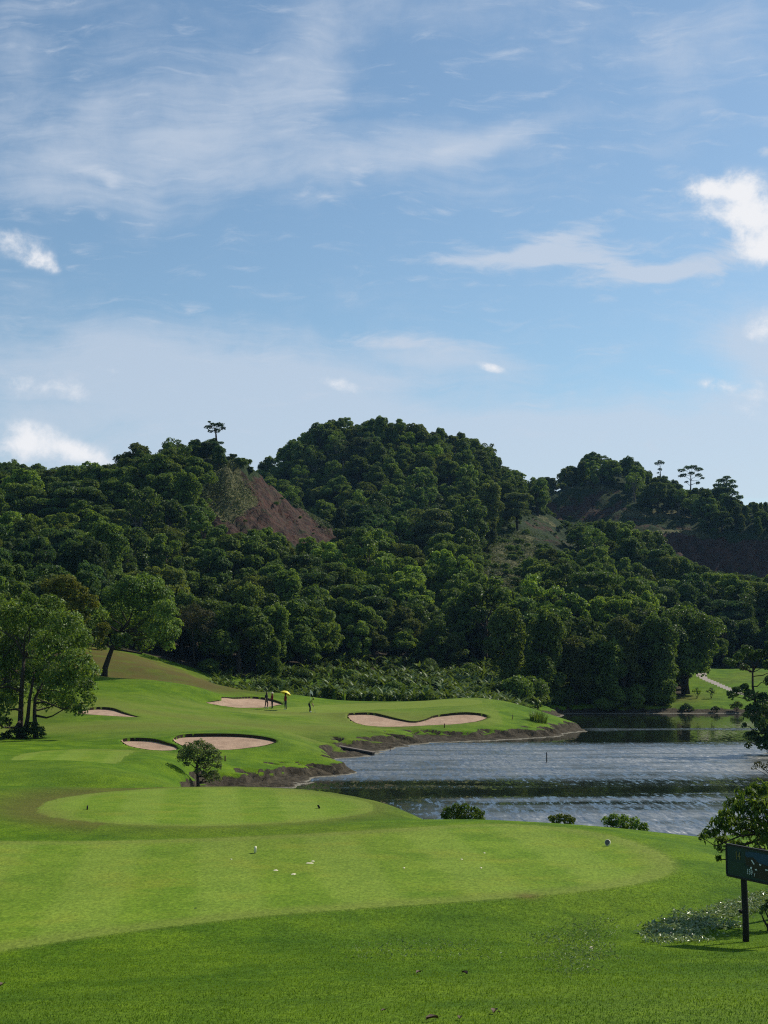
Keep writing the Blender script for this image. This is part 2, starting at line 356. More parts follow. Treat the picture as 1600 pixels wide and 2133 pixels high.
def water_mat():
    m, s = new_mat('lake_water')
    co = s.n('ShaderNodeTexCoord').outputs['Object']
    sp = s.n('ShaderNodeSeparateXYZ'); s.l(co, sp.inputs[0])
    # wind patches: long gusts lying across the lake ruffle the surface, calm water lies between them
    gust = s.noise(s.mapping(co, scale=(0.25, 1.0, 1)), 0.11, 4, 0.55, 0.6)
    y = s.math('ADD', sp.outputs[1], s.math('MULTIPLY_ADD', gust, 24.0, -12.0))
    def band(a, b, c, d): return s.math('MULTIPLY', s.ramp(y, a, b), s.ramp(y, c, d, 1.0, 0.0))
    main = band(86, 100, 126, 140)
    nearb = s.math('MULTIPLY', band(50, 56, 74, 84), s.ramp(sp.outputs[0], -4.0, 7.0))
    far = s.math('MULTIPLY', s.math('MULTIPLY', band(154, 157, 162, 166), s.ramp(sp.outputs[0], 20, 24)), 0.45)
    ruff = s.math('MAXIMUM', s.math('MAXIMUM', main, nearb), far)
    ruff = s.math('MULTIPLY', ruff, s.ramp(s.noise(s.mapping(co, scale=(0.3, 1.0, 1)), 0.30, 4, 0.6), 0.34, 0.56, 0.6, 1.0))
    amp = s.math('MULTIPLY_ADD', ruff, 1.5, 0.045)
    nz = s.noise(s.mapping(co, scale=(1.0, 0.17, 1)), 4.6, 4, 0.7, 0.2, out=1)
    nz2 = s.noise(s.mapping(co, scale=(1.0, 0.16, 1)), 2.0, 3, 0.5, 0.3, out=1)
    v = s.vmath('ADD', s.vmath('SUBTRACT', nz, (0.5, 0.5, 0.5)), s.vmath('SCALE', s.vmath('SUBTRACT', nz2, (0.5, 0.5, 0.5)), 0.5))
    v = s.vmath('MULTIPLY', s.vmath('SCALE', v, amp), (1.0, 1.0, 0.0))
    nrm = s.vmath('NORMALIZE', s.vmath('ADD', v, (0, 0, 1)))
    b = s.n('ShaderNodeBsdfPrincipled'); b.inputs['Base Color'].default_value = (0.012, 0.017, 0.011, 1)
    s.l(s.math('MULTIPLY_ADD', ruff, 0.36, 0.04), b.inputs['Roughness']); b.inputs['IOR'].default_value = 3.6; b.inputs['Specular IOR Level'].default_value = 0.5
    s.l(nrm, b.inputs['Normal'])
    s.l(b.outputs[0], s.n('ShaderNodeOutputMaterial').inputs[0])
    return m
M_WATER = water_mat()

# ------------------------------------------------------------------ terrain control points
class TPS:
    def __init__(s, pts, reg=1e-3):
        p = np.array([(q[0], q[1], q[2]) for q in pts], dtype=np.float64)
        s.p = p[:, :2] / 50.0; n = len(p)
        K = s.phi(s.p, s.p) + reg * np.eye(n)
        Q = np.hstack([np.ones((n, 1)), s.p])
        A = np.vstack([np.hstack([K, Q]), np.hstack([Q.T, np.zeros((3, 3))])])
        s.w = np.linalg.solve(A, np.concatenate([p[:, 2], np.zeros(3)]))
    def phi(s, a, b):
        r2 = ((a[:, None, :] - b[None, :, :]) ** 2).sum(-1)
        return 0.5 * r2 * np.log(r2 + 1e-12)
    def __call__(s, x, y):
        x = np.asarray(x, dtype=np.float64); sh = x.shape
        q = np.stack([x.ravel(), np.asarray(y, dtype=np.float64).ravel()], 1) / 50.0
        out = np.empty(len(q)); n = len(s.p)
        for i in range(0, len(q), 20000):
            c = q[i:i + 20000]
            out[i:i + 20000] = s.phi(c, s.p) @ s.w[:n] + s.w[n] + c @ s.w[n + 1:]
        return out.reshape(sh)
W = lambda x, y, z: (x, y, z)
near_pts = [tuple(P(*q)) for q in [
    # left tee-3 terrace and fairway
    (0, 1640, 62), (150, 1640, 61), (-200, 1640, 62), (0, 1610, 70), (200, 1615, 68), (340, 1625, 70), (410, 1638, 81), (440, 1612, 86), (470, 1592, 90), (300, 1590, 78),
    (380, 1600, 80), (330, 1568, 92), (-200, 1590, 78), (100, 1548, 98), (-100, 1550, 100), (200, 1545, 102), (300, 1538, 106), (0, 1540, 110), (100, 1512, 120), (-150, 1520, 115), (-400, 1500, 120),
    (300, 1515, 116), (450, 1520, 114), (580, 1525, 118), (420, 1568, 96), (550, 1568, 98), (250, 1568, 95), (620, 1535, 112),
    (160, 1497, 125), (285, 1497, 126), (200, 1474, 132), (350, 1490, 132), (460, 1492, 138), (600, 1500, 140), (700, 1510, 137), (50, 1490, 130), (-200, 1470, 135),
    # back of the hole
    (250, 1440, 152), (350, 1427, 158), (420, 1433, 160), (200, 1445, 148), (100, 1460, 145), (450, 1446, 163), (520, 1440, 172), (570, 1442, 172), (620, 1452, 170), (680, 1463, 168),
    (455, 1474, 156), (590, 1474, 156), (520, 1476, 154), (400, 1468, 152), (650, 1486, 151), (760, 1478, 156), (850, 1471, 160), (800, 1463, 168), (900, 1459, 168), (1000, 1455, 167), (1040, 1459, 163), (1080, 1470, 160),
    (950, 1470, 158), (730, 1488, 148), (870, 1490, 149), (960, 1483, 150), (1010, 1487, 150), (1030, 1495, 149), (730, 1512, 140), (870, 1516, 141), (1000, 1512, 143), (1080, 1507, 147), (1130, 1500, 152), (1150, 1492, 157), (1100, 1482, 158),
    (230, 1412, 168), (300, 1395, 176), (380, 1402, 180), (440, 1425, 180), (250, 1365, 188), (330, 1385, 190), (150, 1400, 165), (0, 1420, 160), (-200, 1420, 155), (-500, 1380, 160),
    # bank in front of green, weir cove
    (650, 1548, 119), (640, 1560, 110), (690, 1575, 106), (590, 1580, 97), (530, 1590, 93), (500, 1600, 90),
    ]]
near_pts += [
    # behind the green: gully with low palms, then forest floor
    W(-20, 185, 2.6), W(-8, 186, 2.0), W(5, 186, 2.0), W(15, 184, 1.6), W(-25, 205, 6.0), W(-8, 205, 3.6), W(8, 205, 3.6), W(18, 200, 2.6), W(-22, 225, 8.5), W(-5, 225, 6.0), W(12, 225, 5.6), W(22, 222, 4.0), W(26, 214, 1.6), W(35, 214, 1.2),
    W(-55, 200, 12), W(-70, 170, 10), W(-40, 175, 7), W(-60, 230, 18), W(-90, 150, 9), W(-90, 220, 18), W(0, 245, 9), W(-30, 245, 14), W(30, 245, 6.0),
    # far shore lawn on the right
    W(42, 214, 1.1), W(48, 218, 1.7), W(58, 217, 1.5), W(46, 228, 2.6), W(55, 236, 3.8), W(56, 252, 5.6), W(66, 258, 6.0), W(75, 240, 4.5), W(75, 215, 1.5), W(95, 240, 5), W(100, 215, 2),
    # shoreline (z = .30 before the bank is cut)
]
SHORE = [(745, 1605, 98.7), (700, 1612, 95.7), (650, 1621, 92.2), (605, 1636, 86.9), (760, 1572, 115), (800, 1562, 121.6), (850, 1551, 129), (920, 1544, 134.7), (1000, 1541, 137.2), (1080, 1537, 140.6), (1150, 1532, 145), (1182, 1525, 152)]
near_pts += [(P(a, b, d).x, d, 0.46) for a, b, d in SHORE]
near_pts += [W(-10, 79, 0.35), W(-6.5, 71, 0.3), W(-1, 65, 0.3), W(5, 60, 0.3), W(10, 59, 0.3), W(14, 62, 0.3), W(20, 65, 0.3), W(26, 70, 0.3), W(20, 168, 0.3), W(17, 176, 0.3), W(20, 190, 0.3), W(26, 206, 0.3), W(34, 208, 0.3), W(42, 208, 0.25), W(50, 208.5, 0.25), W(60, 208, 0.25), W(80, 205, 0.3), W(31.5, 121, 0.3), W(30, 112, 0.3), W(31, 100, 0.3), W(36, 85, 0.4), W(36, 130, 0.3), W(48, 150, 0.3), W(70, 175, 0.3)]
# lake bed
near_pts += [W(x, y, -1.6) for x, y in [(-3, 84), (2, 78), (8, 70), (14, 72), (4, 95), (12, 90), (22, 85), (3, 110), (12, 112), (22, 105), (10, 126), (22, 128), (26, 145), (28, 165), (24, 178), (32, 195), (45, 200), (60, 195), (40, 170), (55, 185), (-2.2, 106.5)]]
# right bank beyond the frame
near_pts += [W(38, 118, 2.0), W(45, 100, 3.0), W(60, 140, 3.0), W(85, 180, 3), W(60, 110, 4.5), W(100, 150, 5), W(40, 75, 3.0), W(30, 55, 2.6)]
# camera knoll and tee 1 surroundings
near_pts += [W(0, -12, 6.0), W(0, 0, 5.9), W(0, 6, 5.35), W(0, 13, 4.22), W(0, 18, 3.55), W(0, 22, 3.05), W(-6, 0, 5.7), W(6, 0, 5.9), W(-6, 13, 4.0), W(6, 13, 4.35), W(-8, 20, 3.0), W(7, 21, 3.25), W(9, 25, 2.9), W(-15, 20, 2.9), W(15, 15, 4.2), W(15, -10, 6), W(-15, -10, 5.8), W(16, 28, 2.8), W(-30, 10, 4.0), W(30, 10, 4.5), W(-30, 40, 3.2), W(-30, 60, 2.8),
              W(7.6, 26, 2.62), W(9.8, 33, 2.55), W(10, 38, 2.45), W(7, 44.5, 2.45), W(3, 47, 2.45), W(12, 44, 2.0), W(-2, 48.5, 2.35), W(14, 50, 1.4), W(8, 51, 1.5), W(3, 53, 1.4), W(-1, 56, 1.4), W(2.0, 50, 2.0), W(-11, 41.2, 2.15), W(-5, 42.5, 2.15), W(-16, 41, 2.2), W(-3, 63, 1.2), W(-9, 70, 1.1), W(-14, 65, 1.6), W(20, 40, 2.4), W(-1.5, 52, 2.1)]
near_tps = TPS(near_pts, 2e-4)

hill_pts = [tuple(P(*q)) for q in [
    (0, 1025, 330), (-150, 1010, 335), (-350, 1030, 340), (-600, 1050, 340), (100, 1035, 330), (200, 1040, 330), (280, 1005, 330), (360, 985, 330), (430, 972, 325), (488, 972, 320), (507, 995, 317), (560, 1070, 313), (610, 1110, 311), (655, 1150, 308),
    (440, 1060, 306), (470, 1110, 296), (540, 1105, 300), (100, 1180, 280), (300, 1150, 284), (420, 1130, 292), (200, 1290, 228), (400, 1300, 224), (600, 1285, 246), (0, 1290, 222), (-300, 1250, 240), (560, 1180, 282), (-600, 1200, 270),
    (200, 1095, 405), (430, 1085, 385), (0, 1080, 405), (-400, 1080, 420), (560, 1110, 365),
    (520, 1050, 435), (580, 1000, 445), (650, 945, 450), (700, 917, 450), (780, 920, 450), (850, 932, 450), (920, 940, 450), (1000, 965, 450), (1060, 1015, 445), (1095, 1070, 432),
    (800, 1040, 405), (700, 1100, 378), (900, 1100, 378), (800, 1190, 322), (1000, 1140, 352), (620, 1130, 372), (1050, 1190, 318), (1110, 1120, 375), (1150, 1120, 385), (1210, 1145, 372), (800, 1290, 272), (1000, 1280, 275), (680, 1240, 282),
    (1110, 1065, 490), (1125, 1045, 512), (1230, 988, 520), (1330, 1003, 520), (1390, 1035, 520), (1440, 1058, 520), (1500, 1074, 520), (1600, 1104, 520), (1800, 1100, 520), (2200, 1100, 520),
    (1160, 1035, 498), (1240, 1022, 500), (1300, 1030, 500), (1160, 1085, 484), (1240, 1085, 484), (1290, 1060, 484), (1370, 1066, 482), (1440, 1074, 480), (1370, 1080, 474), (1440, 1085, 472), (1330, 1108, 462), (1440, 1104, 460),
    (1400, 1115, 455), (1500, 1118, 452), (1600, 1128, 448), (1750, 1130, 448), (1420, 1160, 446), (1500, 1190, 443), (1600, 1200, 440), (1750, 1200, 440), (1300, 1190, 392), (1500, 1240, 345), (1200, 1240, 322), (1400, 1290, 300), (1600, 1300, 300), (1200, 1320, 265), (1900, 1280, 310)]]
hill_pts += [W(-80, 700, 20), W(0, 700, 25), W(100, 700, 20), W(-120, 560, 35), W(-20, 560, 40), W(60, 620, 35), W(150, 640, 30), W(0, 510, 62), W(-200, 600, 30), W(250, 640, 30),
             W(-22, 228, 9), W(-5, 228, 6.2), W(12, 228, 6.0), W(25, 228, 4.6), W(-60, 230, 18), W(0, 248, 9), W(-30, 245, 14), W(30, 245, 6.5), W(56, 254, 5.7), W(66, 260, 6.2), W(95, 245, 6), W(62, 275, 5.6), W(90, 275, 7), W(-90, 220, 18), W(130, 240, 8), W(-130, 230, 22)]
hill_tps = TPS(hill_pts, 1e-3)

def sstep(a, b, x):
    t = np.clip((x - a) / (b - a), 0, 1); return t * t * (3 - 2 * t)
# value noise on numpy arrays
_perm = rng.random((256, 256))
def vnoise(x, y):
    xi = np.floor(x).astype(int); yi = np.floor(y).astype(int); fx = x - xi; fy = y - yi
    fx = fx * fx * (3 - 2 * fx); fy = fy * fy * (3 - 2 * fy)
    g = lambda a, b: _perm[a & 255, b & 255]
    return (g(xi, yi) * (1 - fx) + g(xi + 1, yi) * fx) * (1 - fy) + (g(xi, yi + 1) * (1 - fx) + g(xi + 1, yi + 1) * fx) * fy
def fbm(x, y, o=4):
    s_ = 0; a = 0.5
    for i in range(o): s_ = s_ + a * vnoise(x * 2 ** i + 17.3 * i, y * 2 ** i + 9.1 * i); a *= 0.5
    return s_

def H0(x, y):
    a = near_tps(x, y); b = hill_tps(x, y)
    t = sstep(222, 250, y)
    return a * (1 - t) + b * t

def ground_hit(px, py, f=H0, d0=8.0, d1=650.0):
    rx, rz = ray(px, py)
    d = np.exp(np.linspace(math.log(d0), math.log(d1), 1400))
    below = (CAM_Z + rz * d) <= f(rx * d, d)
    i = int(np.argmax(below)) if below.any() else len(d) - 1
    return rx * d[i], d[i]

def poly_sd(x, y, poly):
    """signed distance to polygon, positive inside"""
    poly = np.asarray(poly); n = len(poly)
    dmin = np.full(x.shape, 1e9); ins = np.zeros(x.shape, bool)
    for i in range(n):
        ax, ay = poly[i]; bx, by = poly[(i + 1) % n]
        ex, ey = bx - ax, by - ay
        t = np.clip(((x - ax) * ex + (y - ay) * ey) / (ex * ex + ey * ey + 1e-12), 0, 1)
        dmin = np.minimum(dmin, (x - ax - t * ex) ** 2 + (y - ay - t * ey) ** 2)
        c = ((ay > y) != (by > y)) & (x < (bx - ax) * (y - ay) / (by - ay + 1e-12) + ax)
        ins ^= c
    return np.where(ins, 1, -1) * np.sqrt(dmin)
def smooth_poly(pts, it=2):
    p = np.array(pts, float)
    for _ in range(it):
        q = np.roll(p, -1, 0); p = np.stack([0.75 * p + 0.25 * q, 0.25 * p + 0.75 * q], 1).reshape(-1, 2)
    return p
def plane_poly(pts, z):
    out = []
    for px, py in pts:
        rx, rz = ray(px, py); d = (z - CAM_Z) / rz; out.append((rx * d, d))
    return smooth_poly(out, 1)
Z1, Z2, Z3 = 2.65, 2.30, 1.95
TEE1 = plane_poly([(-500, 1748), (-200, 1752), (0, 1753), (200, 1753), (400, 1748), (600, 1740), (800, 1728), (950, 1718), (1050, 1716), (1150, 1721), (1250, 1735), (1330, 1756), (1385, 1780), (1408, 1802), (1390, 1825), (1300, 1847), (1150, 1863), (950, 1879), (760, 1891), (560, 1906), (380, 1926), (200, 1949), (0, 1981), (-200, 2012), (-500, 2060)], Z1)
TEE2 = plane_poly([(68, 1690), (100, 1668), (200, 1652), (330, 1643), (460, 1640), (580, 1643), (700, 1655), (765, 1670), (786, 1684), (750, 1698), (650, 1711), (500, 1720), (380, 1722), (220, 1716), (120, 1706)], Z2)
TEE3 = plane_poly([(20, 1585), (45, 1570), (110, 1562), (200, 1561), (290, 1563), (255, 1577), (250, 1588), (200, 1596), (100, 1597), (40, 1593)], Z3)
def gpoly(pts, it=1): return smooth_poly([ground_hit(*p) for p in pts], it)
B_A = gpoly([(424, 1463), (445, 1463), (468, 1459), (456, 1456), (480, 1454), (515, 1453), (550, 1455), (575, 1461), (592, 1468), (560, 1474), (500, 1475), (462, 1472)])
B_B = gpoly([(720, 1489), (745, 1487), (775, 1488), (800, 1493), (830, 1501), (862, 1505), (885, 1501), (905, 1493), (940, 1489), (985, 1488), (1008, 1490), (1019, 1497), (1000, 1506), (950, 1511), (900, 1513), (840, 1516), (770, 1514), (735, 1505)])
B_C = gpoly([(155, 1489), (175, 1478), (205, 1475), (235, 1478), (260, 1487), (295, 1495), (255, 1493), (200, 1491)])
B_D = gpoly([(358, 1543), (375, 1536), (410, 1533), (470, 1532), (520, 1534), (560, 1541), (580, 1545), (565, 1552), (520, 1558), (460, 1563), (400, 1560), (370, 1552)])
B_E = gpoly([(249, 1544), (275, 1542), (310, 1543), (345, 1549), (372, 1557), (364, 1564), (330, 1564), (290, 1560), (262, 1553)])
BUNK = [B_A, B_B, B_C, B_D, B_E]
GREEN = gpoly([(480, 1482), (600, 1474), (700, 1467), (800, 1463), (900, 1459), (990, 1457), (1010, 1463), (990, 1470), (900, 1473), (800, 1478), (720, 1484), (660, 1490), (560, 1492)])
PATH = [ground_hit(*p) for p in [(1448, 1402), (1470, 1402), (1474, 1413), (1500, 1424), (1530, 1437), (1590, 1452), (1700, 1470), (1700, 1480), (1590, 1460), (1515, 1438), (1490, 1427), (1462, 1416), (1452, 1409)]]

def H(x, y, detail=True, dig=True):
    x = np.asarray(x, float); y = np.asarray(y, float)
    z = H0(x, y)
    # tee platforms
    for poly, zt, wdt in ((TEE1, Z1, 2.2), (TEE2, Z2, 2.6), (TEE3, Z3, 3.0)):
        m = (y > poly[:, 1].min() - 6) & (y < poly[:, 1].max() + 6) & (x > poly[:, 0].min() - 6) & (x < poly[:, 0].max() + 6)
        if m.any():
            sd = poly_sd(x[m], y[m], poly)
            t = sstep(-wdt, -0.25, sd); z[m] = z[m] * (1 - t) + zt * t
    # cut bank along the lake: turf edge stands above a muddy shelf
    if detail:
        nb = fbm(x * 0.7, y * 0.7, 4)
        lowz = (z < 1.5) & (y < 222)
        cut = 1 - sstep(0.72, 0.90, z + (nb - 0.47) * 1.0)
        z = np.where(lowz, z - 0.46 * cut + cut * (fbm(x * 1.6, y * 1.6, 4) - 0.47) * 0.55, z)
        z = z + np.where(y < 230, (fbm(x * 0.22, y * 0.22, 3) - 0.44) * 0.20 * sstep(40, 70, y) * sstep(0.6, 1.2, z), 0)
    for poly in BUNK:
        m = (y > poly[:, 1].min() - 3) & (y < poly[:, 1].max() + 3) & (x > poly[:, 0].min() - 3) & (x < poly[:, 0].max() + 3)
        if m.any():
            sd = poly_sd(x[m], y[m], poly)
            t = np.clip((y[m] - poly[:, 1].min()) / (np.ptp(poly[:, 1])), 0, 1)
            z[m] = z[m] + 0.12 * sstep(-2.2, -0.02, sd) * t - (0.6 * sstep(0.0, 0.06, sd) if dig else 0.0)
    if detail:
        far = sstep(262, 300, y)
        z = z + far * ((fbm(x * 0.05, y * 0.05, 4) - 0.47) * 5.0)
    return z

# ------------------------------------------------------------------ near ground grid, split into turf, tees, green, sand and path
us = np.concatenate([np.linspace(-1.3, -0.28, 46)[:-1], np.linspace(-0.28, 0.28, 345), np.linspace(0.28, 1.3, 46)[1:]])
ys = np.exp(np.linspace(math.log(18), math.log(292), 650)) - 30
for a_, b_, st_ in ((94, 112, .16), (124, 134, .2), (138, 168, .2), (222, 262, .4)): ys = np.concatenate([ys[(ys < a_) | (ys > b_)], np.arange(a_, b_, st_)])
ys = np.sort(ys); ys[-1] = 262.0
UU, YY = np.meshgrid(us, ys); XX = UU * (YY + 30)
for p in [TEE1, TEE2, TEE3, GREEN, PATH] + BUNK:      # lay grid rows exactly along the mown edges
    sd = poly_sd(XX, YY, p)
    r_, c_ = np.nonzero((sd[:-1] > 0) != (sd[1:] > 0))
    a0, a1 = sd[r_, c_], sd[r_ + 1, c_]; t = a0 / (a0 - a1)
    yc = YY[r_, c_] + t * (YY[r_ + 1, c_] - YY[r_, c_])
    bi = np.where(t < .5, r_, r_ + 1)
    YY[bi, c_] = yc
    if any(p is q_ for q_ in BUNK):      # one more row just inside the far lip carries the foot of its wall
        fe = (a0 > 0); YY[bi[fe] - 1, c_[fe]] = yc[fe] - 0.09
XX = UU * (YY + 30)
ZZ = H(XX, YY)
nr, nc = XX.shape
idx = np.arange(nr * nc).reshape(nr, nc)
quads = np.stack([idx[:-1, :-1], idx[:-1, 1:], idx[1:, 1:], idx[1:, :-1]], -1).reshape(-1, 4)
cx = (XX[:-1, :-1] + XX[1:, 1:] + XX[1:, :-1] + XX[:-1, 1:]) / 4; cy = (YY[:-1, :-1] + YY[1:, 1:] + YY[1:, :-1] + YY[:-1, 1:]) / 4
region = np.zeros(cx.shape, int)
sd_t = [poly_sd(XX, YY, p) for p in (TEE1, TEE2, TEE3)]
for k, p in enumerate((TEE1, TEE2, TEE3)): region[poly_sd(cx, cy, p) > 0] = 1 + k
sdg = poly_sd(XX, YY, GREEN)
region[(poly_sd(cx, cy, GREEN) > 0)] = 4
region[poly_sd(cx, cy, PATH) > 0] = 10
region = region.ravel()
# masks: R pale short-mown, G mud, B dry
pxm, pym = proj(XX, YY, ZZ)
nA = fbm(XX * 0.25, YY * 0.25, 4); nB = fbm(XX * 0.06 + 40, YY * 0.12 + 11, 4)
ring1 = sstep(-0.30, 0.10, sd_t[0]) * (1 - sstep(0.35, 1.0, sd_t[0]))
ring2 = sstep(-0.9, 0.10, sd_t[1]) * (1 - sstep(0.3, 1.0, sd_t[1]))
ring3 = sstep(-0.3, 0.10, sd_t[2]) * (1 - sstep(0.2, 0.9, sd_t[2]))
ringg = sstep(-6.0, -0.5, sdg) * (1 - sstep(0.0, 0.2, sdg))
fair = sstep(95, 118, YY) * (1 - sstep(160, 172, YY)) * sstep(0.9, 1.6, ZZ) * (XX < 12) * np.clip(0.35 + (nB - 0.45) * 3.0, 0, 0.9)
Rm = np.clip(np.maximum.reduce([ring1 * 0.75, ring2 * 0.6, ring3 * 0.5, ringg * 0.3, fair * 0.95]), 0, 1)
dry2 = np.where(sd_t[1] < 0, sstep(-3.2, -0.4, sd_t[1]), 0) * (0.28 + 0.4 * (XX < -9)) * (YY > 40) * (YY < 62)
mound = sstep(0.25, 1.0, np.exp(-(((XX + 31) / 17) ** 2 + ((YY - 180) / 18) ** 2)) * 2.0) * sstep(160, 168, YY)
bare = np.zeros_like(XX)
for (bx, by, r_) in [(*ground_hit(1100, 1895), 0.28), (*ground_hit(1330, 1480), 3.0), (*ground_hit(1405, 1452), 4.5), (*ground_hit(1340, 1462), 4.0)]:
    bare = np.maximum(bare, np.exp(-(((XX - bx) / r_) ** 2 + ((YY - by) / (r_ * 1.3)) ** 2)) * 0.9)
leftdry = sstep(-24, -30, XX) * sstep(112, 122, YY) * (1 - sstep(140, 150, YY)) * 0.25
Bm = np.clip(np.maximum.reduce([dry2, mound * np.clip(0.15 + fbm(XX * .5 + 7, YY * .5, 4) * 1.5, 0, 1), bare, leftdry, np.clip((nB - 0.58) * 2, 0, 0.25) * sstep(30, 45, YY)]), 0, 1)
Gm = np.where(YY < 225, 1 - sstep(0.30, 0.75, ZZ + (nA - 0.47) * 0.7), 0)
steep = np.abs(np.gradient(ZZ, axis=0) / np.gradient(YY, axis=0)) + np.abs(np.gradient(ZZ, axis=1) / np.gradient(XX, axis=1))
Gm = np.maximum(Gm, (ZZ < 1.1) * (YY > 55) * (YY < 222) * sstep(0.55, 1.1, steep) * 0.9)
EDGE = [(-2000, 140), (-300, 146), (0, 152), (120, 174), (200, 198), (300, 204), (450, 204), (560, 208), (700, 223), (950, 231), (1120, 228), (1150, 217), (1425, 222), (1445, 268), (1480, 276), (1700, 280), (4000, 284)]
ex_, ed_ = zip(*EDGE)
floor_ = sstep(-1.0, 3.0, YY - np.interp(pxm, ex_, ed_)); Gm = np.maximum(Gm, floor_)      # leaf litter under the wood
mask = np.stack([Rm, Gm, Bm, np.ones_like(Rm)], -1).reshape(-1, 4).astype(np.float32)
allco = np.stack([XX, YY, ZZ], -1).reshape(-1, 3)
def region_obj(name, ids, mat):
    f = quads[np.isin(region, ids)]
    used, invi = np.unique(f, return_inverse=True)
    me = np_mesh(name, allco[used], invi.reshape(-1, 4), True, {'mask': ('FLOAT_COLOR', mask[used])})
    o = link(name, me, mat); tag(o, kind='structure'); return o
region_obj('ground', [0], M_ROUGH)
for k in (1, 2, 3): region_obj('tee_box', [k], M_TEE)
region_obj('putting_green', [4], M_GREEN)
def bunker(poly):
    p = np.asarray(poly); xs = np.arange(p[:, 0].min() + .03, p[:, 0].max() - .02, .13); cols = []
    q = np.roll(p, -1, 0)
    for x in xs:
        c_ = (p[:, 0] > x) != (q[:, 0] > x)
        yc = p[c_, 1] + (x - p[c_, 0]) / (q[c_, 0] - p[c_, 0]) * (q[c_, 1] - p[c_, 1])
        cols.append((yc.min(), yc.max()))
    cols = np.array(cols); n, K = len(xs), 22
    tt = np.linspace(0, 1, K - 1)
    wall = np.minimum(.05, (cols[:, 1] - cols[:, 0]) * .3)
    Y = np.concatenate([cols[:, :1] + (cols[:, 1:] - wall[:, None] - cols[:, :1]) * tt, cols[:, 1:]], 1); X = np.repeat(xs[:, None], K, 1)
    Z = H(X, Y, True, False) + .012
    tn = np.clip((Y - p[:, 1].min()) / np.ptp(p[:, 1]), 0, 1)
    dep = (.05 + .19 * tn) * sstep(0, .35, Y - cols[:, :1])
    dep = dep + sstep(0, 1.2, poly_sd(X, Y, p)) * (.05 + (fbm(X * 1.3, Y * 1.3, 3) - .45) * .12)
    dep[:, -1] = 0
    Z = Z - dep
    ii = np.arange(n * K).reshape(n, K)
    f = np.stack([ii[:-1, :-1], ii[1:, :-1], ii[1:, 1:], ii[:-1, 1:]], -1).reshape(-1, 4)
    me = np_mesh('sand_bunker', np.stack([X, Y, Z], -1).reshape(-1, 3), f, False)
    me.materials.append(M_SAND); me.materials.append(M_SHADED_SOIL)
    mi = np.zeros((n - 1, K - 1), np.int32); mi[:, -1] = 1
    me.polygons.foreach_set('material_index', mi.ravel())
    sm = np.ones((n - 1, K - 1), bool); sm[:, -1] = False; me.polygons.foreach_set('use_smooth', sm.ravel())
    o = link('sand_bunker', me); tag(o, kind='structure')
M_SHADED_SOIL = simple('shaded_soil', (0.035, 0.028, 0.018), .95, .05, .4, 5.0)  # bunker wall strip: dark soil with the lip's shade put into its colour
for p in BUNK: bunker(p)
region_obj('cart_path', [10], M_PATH)

# ------------------------------------------------------------------ hills
CLIFF = [([(428, 1030), (445, 985), (480, 962), (500, 975), (575, 1005), (625, 1050), (680, 1095), (730, 1140), (680, 1175), (600, 1130), (560, 1105), (500, 1118), (445, 1120), (425, 1080)], 285, 352, 0.70),
         ([(1135, 1050), (1170, 1020), (1300, 1015), (1312, 1050), (1285, 1088), (1150, 1088)], 470, 515, 0.48),
         ([(1300, 1072), (1440, 1078), (1455, 1106), (1310, 1106)], 455, 485, 0.45),
         ([(1368, 1112), (1500, 1116), (1600, 1126), (1760, 1130), (1760, 1205), (1600, 1200), (1480, 1188), (1420, 1160)], 425, 470, 0.9),
         ([(1085, 1068), (1130, 1078), (1205, 1140), (1185, 1158), (1105, 1128)], 360, 440, 0.42)]
SCRUB = [([(425, 1060), (440, 985), (490, 960), (505, 985), (535, 1040), (480, 1080)], 285, 352, 0.85), ([(1000, 1120), (1110, 1110), (1120, 1180), (1090, 1240), (1000, 1230)], 290, 390, 0.75), ([(620, 1055), (710, 1060), (700, 1110), (640, 1120)], 330, 420, 0.4),
         ([(1300, 1058), (1450, 1066), (1450, 1080), (1300, 1074)], 465, 500, 0.8), ([(1300, 1100), (1480, 1104), (1480, 1113), (1300, 1113)], 450, 475, 0.8), ([(1085, 1062), (1130, 1070), (1210, 1140), (1250, 1150), (1200, 1120)], 360, 440, 0.6), ([(1140, 1040), (1200, 1005), (1300, 1008), (1300, 1018), (1180, 1022)], 485, 520, 0.5)]
hu = np.linspace(-0.62, 0.62, 430); hy = np.linspace(262, 700, 320)
HU, HY = np.meshgrid(hu, hy); HX = HU * HY
HZ = H(HX, HY)
hpx, hpy = proj(HX, HY, HZ)
def pix_mask(polys, px, py, d):
    m = np.zeros(px.shape)
    for poly, d0, d1, a in polys:
        sd = poly_sd(px, py, poly)
        m = np.maximum(m, a * sstep(-10, 6, sd) * (d > d0) * (d < d1))
    return m
cm = pix_mask(CLIFF, hpx, hpy, HY); sm = pix_mask(SCRUB, hpx, hpy, HY)
HZ = HZ + np.maximum(cm, sm * .6) * ((fbm(HX * 0.22, HY * 0.22, 4) - 0.47) * 7.0 - np.abs(fbm(HX * 0.55 + HY * .25, HY * 0.10, 3) - .45) * 9.0 + (fbm(HX * .9, HY * .6, 2) - .4) * 2.0)
nr2, nc2 = HX.shape
i2 = np.arange(nr2 * nc2).reshape(nr2, nc2)
q2 = np.stack([i2[:-1, :-1], i2[:-1, 1:], i2[1:, 1:], i2[1:, :-1]], -1).reshape(-1, 4)
hm = np.stack([cm, sm, np.zeros_like(cm), np.ones_like(cm)], -1).reshape(-1, 4).astype(np.float32)
tag(link('hills', np_mesh('hills', np.stack([HX, HY, HZ], -1).reshape(-1, 3), q2, True, {'mask': ('FLOAT_COLOR', hm)}), M_HILL), kind='structure')
